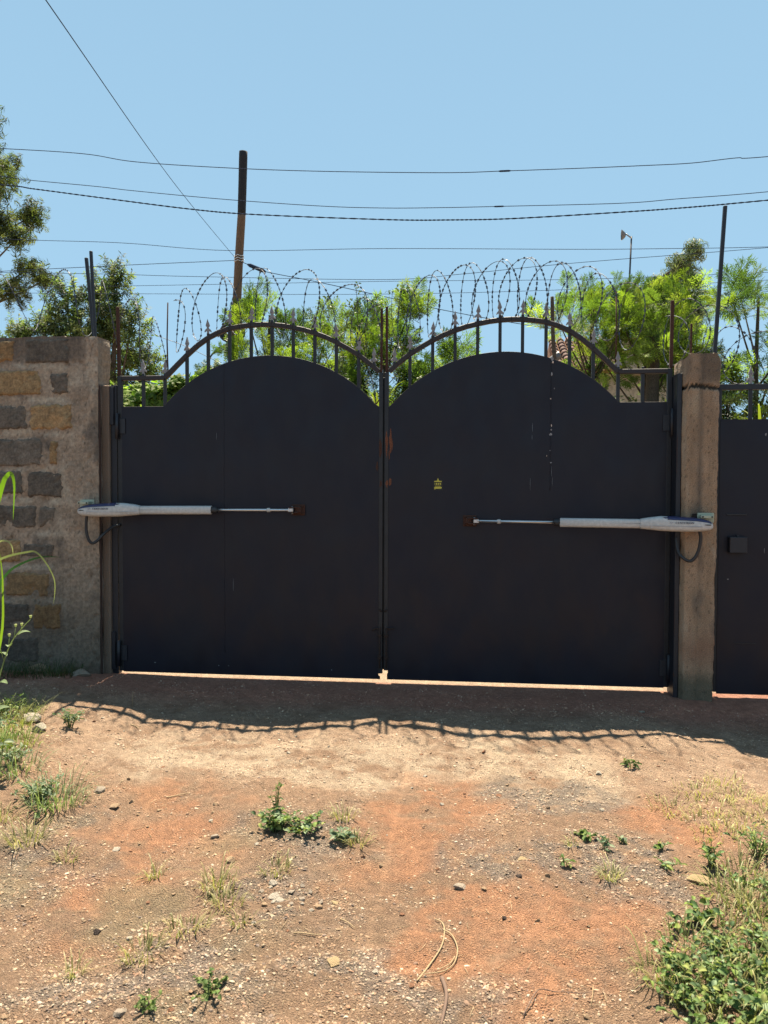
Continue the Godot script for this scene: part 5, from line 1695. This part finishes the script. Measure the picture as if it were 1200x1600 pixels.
	for q in [[1.78, 1.92], [1.95, 2.0], [1.8, 2.15], [1.98, 2.22], [1.7, 2.3], [1.86, 2.35], [1.6, 2.12], [2.1, 2.1], [1.95, 1.75], [1.72, 2.45]]:
		tuft("sparse dry yellow grass on the right bank, " + dry_places[k], Vector2(q[0], q[1]), 0.045, 0.22, 60, Color(0.3, 0.28, 0.09), Color(0.46, 0.37, 0.18), "dry grass along the right edge")
		k += 1
	# the big leafy patch, lower right
	var big := [
		[1.8, 2.66, 0.14, 0.22, 60, 0.05, 2, "upright dark green weed at the right edge, rearmost of the patch"],
		[1.6, 2.74, 0.1, 0.12, 26, 0.055, 1, "leafy weed with one rounded leaf behind the flat yellow stone"],
		[1.68, 2.86, 0.07, 0.16, 30, 0.035, 1, "narrow leaved weed right of the flat yellow stone"],
		[1.74, 2.98, 0.08, 0.22, 46, 0.04, 0, "pale weed cluster at the right edge, upper middle"],
		[1.45, 3.13, 0.09, 0.12, 18, 0.065, 3, "large lobed leaves at the top of the patch"],
		[1.36, 3.19, 0.06, 0.08, 8, 0.06, 3, "pair of broad grey-green leaves at the patch's left tip"],
		[1.62, 3.24, 0.1, 0.18, 44, 0.045, 0, "weed with yellowish stems in the middle of the patch"],
		[1.46, 3.3, 0.07, 0.18, 44, 0.042, 0, "weed of small rounded leaves left of the yellowish stems"],
		[1.3, 3.42, 0.1, 0.18, 50, 0.05, 0, "blue-green weed bulging left, middle of the patch"],
		[1.41, 3.4, 0.11, 0.18, 50, 0.046, 1, "dark weed behind the bulging blue-green one"],
		[1.52, 3.42, 0.11, 0.18, 50, 0.045, 0, "dense weed at the right edge, lower half"],
		[1.36, 3.54, 0.11, 0.2, 56, 0.048, 0, "dense bright weed in the lower half of the patch"],
		[1.48, 3.58, 0.11, 0.2, 56, 0.05, 3, "broad leaved weed in the lower right corner"],
		[1.27, 3.58, 0.09, 0.16, 40, 0.045, 0, "weed at the patch's lower left margin"],
		[1.3, 3.72, 0.1, 0.2, 50, 0.045, 0, "weed on the bottom edge, left one of two in the patch"],
		[1.45, 3.72, 0.11, 0.2, 50, 0.05, 0, "weed on the bottom edge, right one of two in the patch"],
	]
	for q in big:
		weed(q[7], Vector2(q[0], q[1]), q[2], q[3] * 1.25, int(q[4] * 2.5), q[5] * 0.57, blue_green + green, q[6], "leafy weeds in the lower right patch")
	for q in [[1.7, 2.8], [1.62, 3.1], [1.68, 3.15], [1.55, 3.36], [1.42, 3.5], [1.66, 3.0], [1.58, 2.95], [1.5, 3.2], [1.35, 3.3], [1.3, 3.55], [1.52, 3.6], [1.4, 3.66], [1.24, 3.45], [1.62, 3.4]]:
		tuft("thin olive grass among the leafy weeds of the lower right patch", Vector2(q[0], q[1]), 0.09, 0.16, 50, Color(0.13, 0.17, 0.04), Color(0.34, 0.3, 0.12), "grass among the right weeds")
	# tall plants at the left edge of the frame
	weed("pale flowering weed with yellow heads at the left edge", Vector2(-1.72, 2.2), 0.52, 0.24, 26, 0.06, pale, 1, "", 7)
	var fw := thing("flowering_weed", "tall thin flower stalk leaning over the wall's lower stones", "weed", Vector3(-1.8, 0.05, 2.2))
	var s := tool()
	var stalk := smooth_line([Vector3(-1.8, 0.03, 2.2), Vector3(-1.73, 0.45, 2.2), Vector3(-1.67, 0.68, 2.18), Vector3(-1.6, 0.78, 2.18), Vector3(-1.555, 0.83, 2.17)], 5)
	tube(s, stalk, 0.004, 0.0015, 6)
	for q in [[Vector3(-1.67, 0.68, 2.18), Vector3(-1.665, 0.74, 2.18)], [Vector3(-1.64, 0.73, 2.18), Vector3(-1.63, 0.79, 2.18)], [Vector3(-1.69, 0.62, 2.19), Vector3(-1.715, 0.7, 2.19)], [Vector3(-1.6, 0.78, 2.18), Vector3(-1.585, 0.8, 2.2)]]:
		tube(s, PackedVector3Array([q[0], q[1]]), 0.0016, 0.001, 5)
	obj("stem", s, tinted_leaf(Color(0.16, 0.19, 0.08)), fw)
	for q in [Vector3(-1.665, 0.74, 2.18), Vector3(-1.63, 0.79, 2.18), Vector3(-1.715, 0.7, 2.19), Vector3(-1.585, 0.8, 2.2), Vector3(-1.555, 0.835, 2.17)]:
		s = tool()
		tube(s, PackedVector3Array([q, q + Vector3(0, 0.008, 0), q + Vector3(0, 0.014, 0)]), 0.004, 0.008, 8)
		obj("flower_head", s, tinted_leaf(Color(0.45, 0.46, 0.2)), fw)
	for q in [[Vector3(-1.66, 0.69, 2.18), 0.4, 0.07], [Vector3(-1.62, 0.75, 2.18), 2.2, 0.06], [Vector3(-1.72, 0.5, 2.2), 1.2, 0.08], [Vector3(-1.74, 0.42, 2.2), 3.6, 0.09], [Vector3(-1.68, 0.64, 2.18), 4.4, 0.06], [Vector3(-1.77, 0.3, 2.2), 0.6, 0.09], [Vector3(-1.75, 0.35, 2.2), 2.4, 0.09]]:
		var m := put("leaf", leaf_shape(1), tinted_leaf(Color(0.16, 0.21, 0.1)), fw)
		m.transform = Transform3D(Basis.from_euler(Vector3(-0.2, q[1], 0.2)).scaled(Vector3.ONE * q[2]), q[0] - fw.position)
	var gb := thing("tall_grass", "long arching grass blades reaching in from the left edge", "grass", Vector3(-1.85, 0.05, 2.46))
	for q in [
		[[Vector3(-1.8, 0.05, 2.46), Vector3(-1.66, 1.0, 2.45), Vector3(-1.53, 1.47, 2.45), Vector3(-1.5, 1.552, 2.44), Vector3(-1.478, 1.558, 2.44), Vector3(-1.466, 1.5, 2.44), Vector3(-1.474, 1.34, 2.44)], 0.022, Color(0.15, 0.26, 0.02)],
		[[Vector3(-1.85, 0.05, 2.46), Vector3(-1.7, 0.8, 2.46), Vector3(-1.6, 1.1, 2.46), Vector3(-1.53, 1.16, 2.46), Vector3(-1.42, 1.192, 2.44), Vector3(-1.355, 1.185, 2.43), Vector3(-1.28, 1.07, 2.43), Vector3(-1.278, 0.95, 2.44)], 0.012, Color(0.32, 0.34, 0.16)],
		[[Vector3(-1.9, 0.05, 2.46), Vector3(-1.65, 1.1, 2.46), Vector3(-1.55, 1.23, 2.455), Vector3(-1.5, 1.245, 2.45), Vector3(-1.475, 1.22, 2.45), Vector3(-1.47, 1.18, 2.45)], 0.009, Color(0.4, 0.4, 0.22)],
		[[Vector3(-1.8, 0.05, 2.4), Vector3(-1.6, 0.9, 2.4), Vector3(-1.54, 1.08, 2.4), Vector3(-1.4, 1.16, 2.38), Vector3(-1.28, 1.165, 2.36)], 0.014, Color(0.03, 0.075, 0.03)],
		[[Vector3(-1.78, 0.05, 2.44), Vector3(-1.56, 0.7, 2.44), Vector3(-1.53, 1.02, 2.44), Vector3(-1.545, 1.2, 2.44)], 0.012, Color(0.2, 0.3, 0.03)],
	]:
		s = tool()
		s.set_color(q[2])
		var line := smooth_line(q[0], 6)
		var prev := []
		for i in line.size():
			var f := float(i) / (line.size() - 1)
			var d := (line[mini(i + 1, line.size() - 1)] - line[maxi(i - 1, 0)]).normalized()
			var side: Vector3 = d.cross(Vector3(0.5, 0.4, 1)).normalized() * q[1] * 0.5 * (1.0 - pow(f, 3.0))
			if i > 0:
				quad(s, prev[0], line[i] + side, line[i] - side, prev[1])
			prev = [line[i] + side, line[i] - side]
		obj("blade", s, M.leaf_soft, gb)

# ---------------------------------------------------------------- stones and litter
func build_stones() -> void:
	var shapes := []
	for k in 6:
		shapes.append(rock(300 + k, 2, [0.55, 0.62, 0.7, 0.5, 0.65, 0.45][k], 0.3))
	var list := [
		[-2.05, 1.36, 0.075, "pale", "largest pale cement lump at the left, by the leafy clump"], [-1.9, 1.52, 0.055, "pale", "second pale cement lump, nearest the grey-green clump"], [-1.98, 1.6, 0.04, "tan", "small brown lump below the two cement lumps"],
		[-2.72, 0.16, 0.1, "tan", "large brown rock in the shade at the wall's foot"], [-2.25, 0.34, 0.075, "stone_grey", "grey brown rock in the shade at the wall's corner"],
		[1.52, 2.84, 0.045, "flat", "flat yellow sandy stone left of the right weeds"], [0.24, 3.5, 0.03, "flat", "flat yellow stone at the bottom centre"], [0.87, 2.74, 0.026, "flat", "flat pale yellow stone in the right half of the drive"],
		[0.17, 3.1, 0.022, "flat", "yellow tan pebble, right end of the pebble cluster"], [0.12, 3.14, 0.018, "tan", "orange tan pebble, below the right end of the pebble cluster"], [-0.06, 3.08, 0.027, "pale", "white flat pebble, left end of the pebble cluster"],
		[0.62, 2.94, 0.024, "stone_grey", "flat grey stone in the middle of the drive"], [0.85, 2.89, 0.017, "dark", "dark square clod right of the flat grey stone"], [-0.61, 3.36, 0.018, "dark", "black clod on the red dirt at the lower left"],
		[0.78, 3.15, 0.012, "dark", "dark round clod right of the dry stalk"], [0.42, 3.14, 0.012, "stone_red", "reddish clod above the dry stalk"], [-0.3, 2.84, 0.024, "tan", "tan stone above the olive grass tufts"], [-0.82, 2.77, 0.017, "pale", "small white stone on the red dirt at the left"],
		[-0.33, 3.78, 0.022, "stone_grey", "dark grey stone at the bottom edge, lower left"], [1.33, 1.74, 0.02, "pale", "pale pebble below the small bright weed"], [0.74, 1.51, 0.017, "stone_red", "brown clod just below the gate's shadow"], [0.8, 2.09, 0.018, "stone_red", "red brown clod on the pale dirt right of centre"],
		[-1.16, 2.25, 0.032, "stone_grey", "grey half buried stone right of the silvery clump"], [-1.0, 2.41, 0.024, "tan", "flat tan stone right of the silvery clump"], [0.22, 3.29, 0.013, "tan", "round tan pebble below the pebble cluster"], [0.99, 3.63, 0.013, "tan", "tan pebble at the bottom edge, right of centre"], [1.1, 2.63, 0.013, "pale", "white pebble between the low weed patches and the sprout"],
		[1.82, 0.51, 0.026, "stone_grey", "grey stone in the gate's shadow near the pillar"], [0.37, 3.51, 0.012, "pale", "pale pebble right of the bottom flat yellow stone"], [-0.44, 2.64, 0.02, "stone_grey", "grey stone left of the bushy weed"],
	]
	for k in list.size():
		var q: Array = list[k]
		var m: Material = {"pale": M.stone_pale, "tan": M.stone_tan, "flat": M.stone_flat, "dark": M.stone_dark, "stone_grey": M.stone_grey, "stone_red": M.stone_red}[q[3]]
		var o := put("stone", shapes[k % 6], m, self)
		var flat := 0.4 if q[3] == "flat" else 1.0
		o.transform = Transform3D(Basis.from_euler(Vector3(rng.randf_range(-0.15, 0.15), rng.randf() * TAU, rng.randf_range(-0.15, 0.15))).scaled(Vector3(q[2], q[2] * flat, q[2])), Vector3(q[0], height(q[0], q[1]) + q[2] * 0.2 * flat, q[1]))
		tag(o, q[4], "stone", "stones lying on the drive")
	for q in [[-0.09, 2.99, 0.019], [0.12, 3.1, 0.014], [0.1, 3.17, 0.012], [0.05, 3.1, 0.017], [-0.03, 3.12, 0.016], [-0.05, 3.13, 0.012], [0.0, 3.06, 0.013], [0.02, 3.15, 0.012], [0.07, 3.05, 0.011], [-0.02, 3.17, 0.011], [0.06, 3.14, 0.01], [0.09, 3.02, 0.01], [-0.08, 3.15, 0.012], [0.03, 3.01, 0.012], [-0.12, 3.05, 0.012]]:
		var o := put("stone", shapes[rng.randi() % 6], [M.stone_tan, M.stone_pale, M.stone_grey][rng.randi() % 3], self)
		var r: float = q[2]
		o.transform = Transform3D(Basis.from_euler(Vector3(0, rng.randf() * TAU, 0.1)).scaled(Vector3(r, r, r)), Vector3(q[0], height(q[0], q[1]) + r * 0.25, q[1]))
		tag(o, "small pebble in the cluster below the bushy mid-drive weed", "stone", "pebbles of the mid-drive cluster")
	var spots := []
	for k in 170:
		var z := rng.randf_range(1.1, 3.9)
		var x := 0.1 + rng.randf_range(-0.42, 0.42) * (5.83 - z)
		var r := rng.randf_range(0.005, 0.013)
		var o := put("stone", shapes[rng.randi() % 6], [M.stone_tan, M.stone_tan, M.stone_pale, M.stone_tan, M.stone_red, M.stone_pale][rng.randi() % 6], self)
		o.transform = Transform3D(Basis.from_euler(Vector3(0, rng.randf() * TAU, rng.randf_range(-0.3, 0.3))).scaled(Vector3(r, r, r)), Vector3(x, height(x, z) + r * 0.2, z))
		tag(o, "small loose stone on the sunlit dirt of the drive", "stone", "small stones strewn over the drive")
	# dry stalk, sticks, bark
	var on := func(p: Array, lift: float) -> PackedVector3Array:
		var out := []
		for q in p:
			out.append(Vector3(q[0], height(q[0], q[1]) + lift, q[1]))
		return smooth_line(out, 5)
	var t := thing("dry_stalk", "looped pale dry grass stalk lying on the drive, lower middle", "dry stalk", Vector3(0.58, height(0.58, 3.35), 3.35))
	var s := tool()
	tube(s, (on as Callable).call([[0.5, 3.53], [0.53, 3.44], [0.567, 3.34], [0.575, 3.26], [0.565, 3.2], [0.54, 3.17]], 0.006), 0.0027, 0.002, 6)
	obj("stalk", s, M.dry, t)
	s = tool()
	tube(s, (on as Callable).call([[0.57, 3.25], [0.6, 3.28], [0.62, 3.34], [0.612, 3.41], [0.58, 3.46], [0.52, 3.5]], 0.008), 0.0026, 0.0016, 6)
	tube(s, (on as Callable).call([[0.612, 3.38], [0.595, 3.42], [0.56, 3.46]], 0.008), 0.0022, 0.0012, 6)
	obj("loop", s, M.dry, t)
	s = tool()
	tube(s, (on as Callable).call([[0.575, 3.5], [0.592, 3.6], [0.58, 3.72]], 0.004), 0.007, 0.004, 6)
	tag(obj("bark_strip", s, M.bark_strip), "grey brown strip of bark lying below the dry stalk", "bark strip")
	var twigs := [[[[-0.8, 2.28], [-0.71, 2.21]], 0.006, "straw coloured stick right of the silvery clump"], [[[-1.46, 1.23], [-1.39, 1.27]], 0.007, "pale stick by the left end of the gate's shadow"], [[[0.21, 3.22], [0.27, 3.26]], 0.005, "orange stick below the pebble cluster, right one"], [[[0.07, 3.33], [0.17, 3.35]], 0.005, "pale flat stick below the pebble cluster, left one"], [[[0.81, 3.68], [0.86, 3.57], [0.94, 3.55], [1.02, 3.53]], 0.004, "forked grey twig at the bottom edge"], [[[1.03, 3.5], [1.01, 3.59]], 0.0025, "thin upright straw at the bottom right"], [[[-1.6, 0.9], [-1.6, 0.89]], 0.004, "short cut stem standing at the shadow's left end"]]
	for k in twigs.size():
		var q: Array = twigs[k]
		s = tool()
		var line: PackedVector3Array = (on as Callable).call(q[0], 0.006)
		if k < 6 and line.size() > 4:
			for j in line.size():
				line[j] += Vector3(0, 0.001, 0.004 * sin(j * 1.3 + k))
		if k == 6:
			line = PackedVector3Array([line[0] - Vector3(0, 0.01, 0), line[0] + Vector3(0.004, 0.1, 0)])
		tube(s, line, q[1] * 0.55, q[1] * 0.25, 6)
		tag(obj("stick", s, M.dry if k != 4 else M.bark_strip), q[2], "stick", "sticks lying on the drive")

func _ready() -> void:
	# camera
	var cam := Camera3D.new()
	cam.name = "camera"
	add_child(cam)
	cam.basis = Basis(Vector3.UP, 0.1104) * Basis(Vector3.RIGHT, -0.0315) * Basis(Vector3.BACK, 0.0028)
	cam.position = Vector3(0.6496, 1.5, 5.8273)
	cam.fov = 67.29
	cam.near = 0.05
	cam.far = 600.0
	var lens := CameraAttributesPhysical.new()
	lens.frustum_focal_length = 18.03
	lens.frustum_near = 0.05
	lens.frustum_far = 600.0
	lens.frustum_focus_distance = 5.9
	lens.exposure_aperture = 4.0
	cam.attributes = lens
	cam.fov = 67.29
	# sky
	var sky_mat := ProceduralSkyMaterial.new()
	sky_mat.sky_top_color = Color(0.073, 0.126, 0.188).linear_to_srgb()
	sky_mat.sky_horizon_color = Color(0.128, 0.21, 0.279).linear_to_srgb()
	sky_mat.sky_curve = 0.9
	sky_mat.ground_bottom_color = Color(0.09, 0.06, 0.04).linear_to_srgb()
	sky_mat.ground_horizon_color = Color(0.12, 0.15, 0.17).linear_to_srgb()
	sky_mat.sun_angle_max = 10.0
	sky_mat.sun_curve = 0.1
	var sky := Sky.new()
	sky.sky_material = sky_mat
	var env := Environment.new()
	env.background_mode = Environment.BG_SKY
	env.sky = sky
	env.tonemap_mode = Environment.TONE_MAPPER_LINEAR
	env.tonemap_exposure = 3.3
	env.sdfgi_enabled = true
	env.ssao_enabled = true
	env.ssil_enabled = true
	var we := WorldEnvironment.new()
	we.name = "environment"
	we.environment = env
	add_child(we)
	# sun: high, behind the gate
	var sun := DirectionalLight3D.new()
	sun.name = "sun"
	sun.light_energy = 1.6
	sun.light_color = Color(1.0, 0.95, 0.86)
	sun.light_angular_distance = 0.5
	sun.shadow_enabled = true
	add_child(sun)
	var el := deg_to_rad(65.8)
	var towards := Vector3(-0.11 * cos(el), sin(el), -0.994 * cos(el)).normalized()
	sun.look_at_from_position(towards * 20.0, Vector3.ZERO, Vector3.UP)

	rng.seed = 4711
	noise_a.seed = 5
	noise_a.frequency = 0.5
	noise_a.fractal_octaves = 3
	noise_b.seed = 9
	noise_b.frequency = 0.4
	noise_b.fractal_octaves = 4
	noise_c.seed = 12
	noise_c.frequency = 0.5
	noise_c.fractal_octaves = 3
	materials()
	build_ground()
	stone_wall()
	concrete_pillar()
	gate_posts()
	var left := gate_leaf(-1.0, "left leaf of the dark arched double steel gate, spear tips on top")
	var right := gate_leaf(1.0, "right leaf of the dark arched double steel gate, with the yellow sticker")
	pedestrian_gate()
	build_house()
	build_trees()
	build_posts()
	build_wires()
	opener(1.0, Vector3(0.668, 1.254, 0.06), Vector3(2.328, 1.249, 0.27), "grey and blue opener arm on the right gate leaf, its tail before the concrete pillar", [Vector3(2.245, 1.215, 0.25), Vector3(2.26, 1.16, 0.245), Vector3(2.25, 1.07, 0.235), Vector3(2.225, 1.01, 0.225), Vector3(2.19, 0.99, 0.215), Vector3(2.145, 1.02, 0.19), Vector3(2.125, 1.07, 0.16), Vector3(2.12, 1.15, 0.14)])
	opener(-1.0, Vector3(-0.674, 1.328, 0.06), Vector3(-2.35, 1.321, 0.19), "grey and blue opener arm on the left gate leaf, its tail before the stone wall", [Vector3(-2.29, 1.28, 0.17), Vector3(-2.3, 1.19, 0.165), Vector3(-2.29, 1.11, 0.16), Vector3(-2.265, 1.065, 0.15), Vector3(-2.23, 1.08, 0.13), Vector3(-2.18, 1.14, 0.1), Vector3(-2.14, 1.185, 0.05), Vector3(-2.1, 1.2, 0.01)])
	marks(left, right)
	build_stones()
	build_weeds()
	build_gravel()
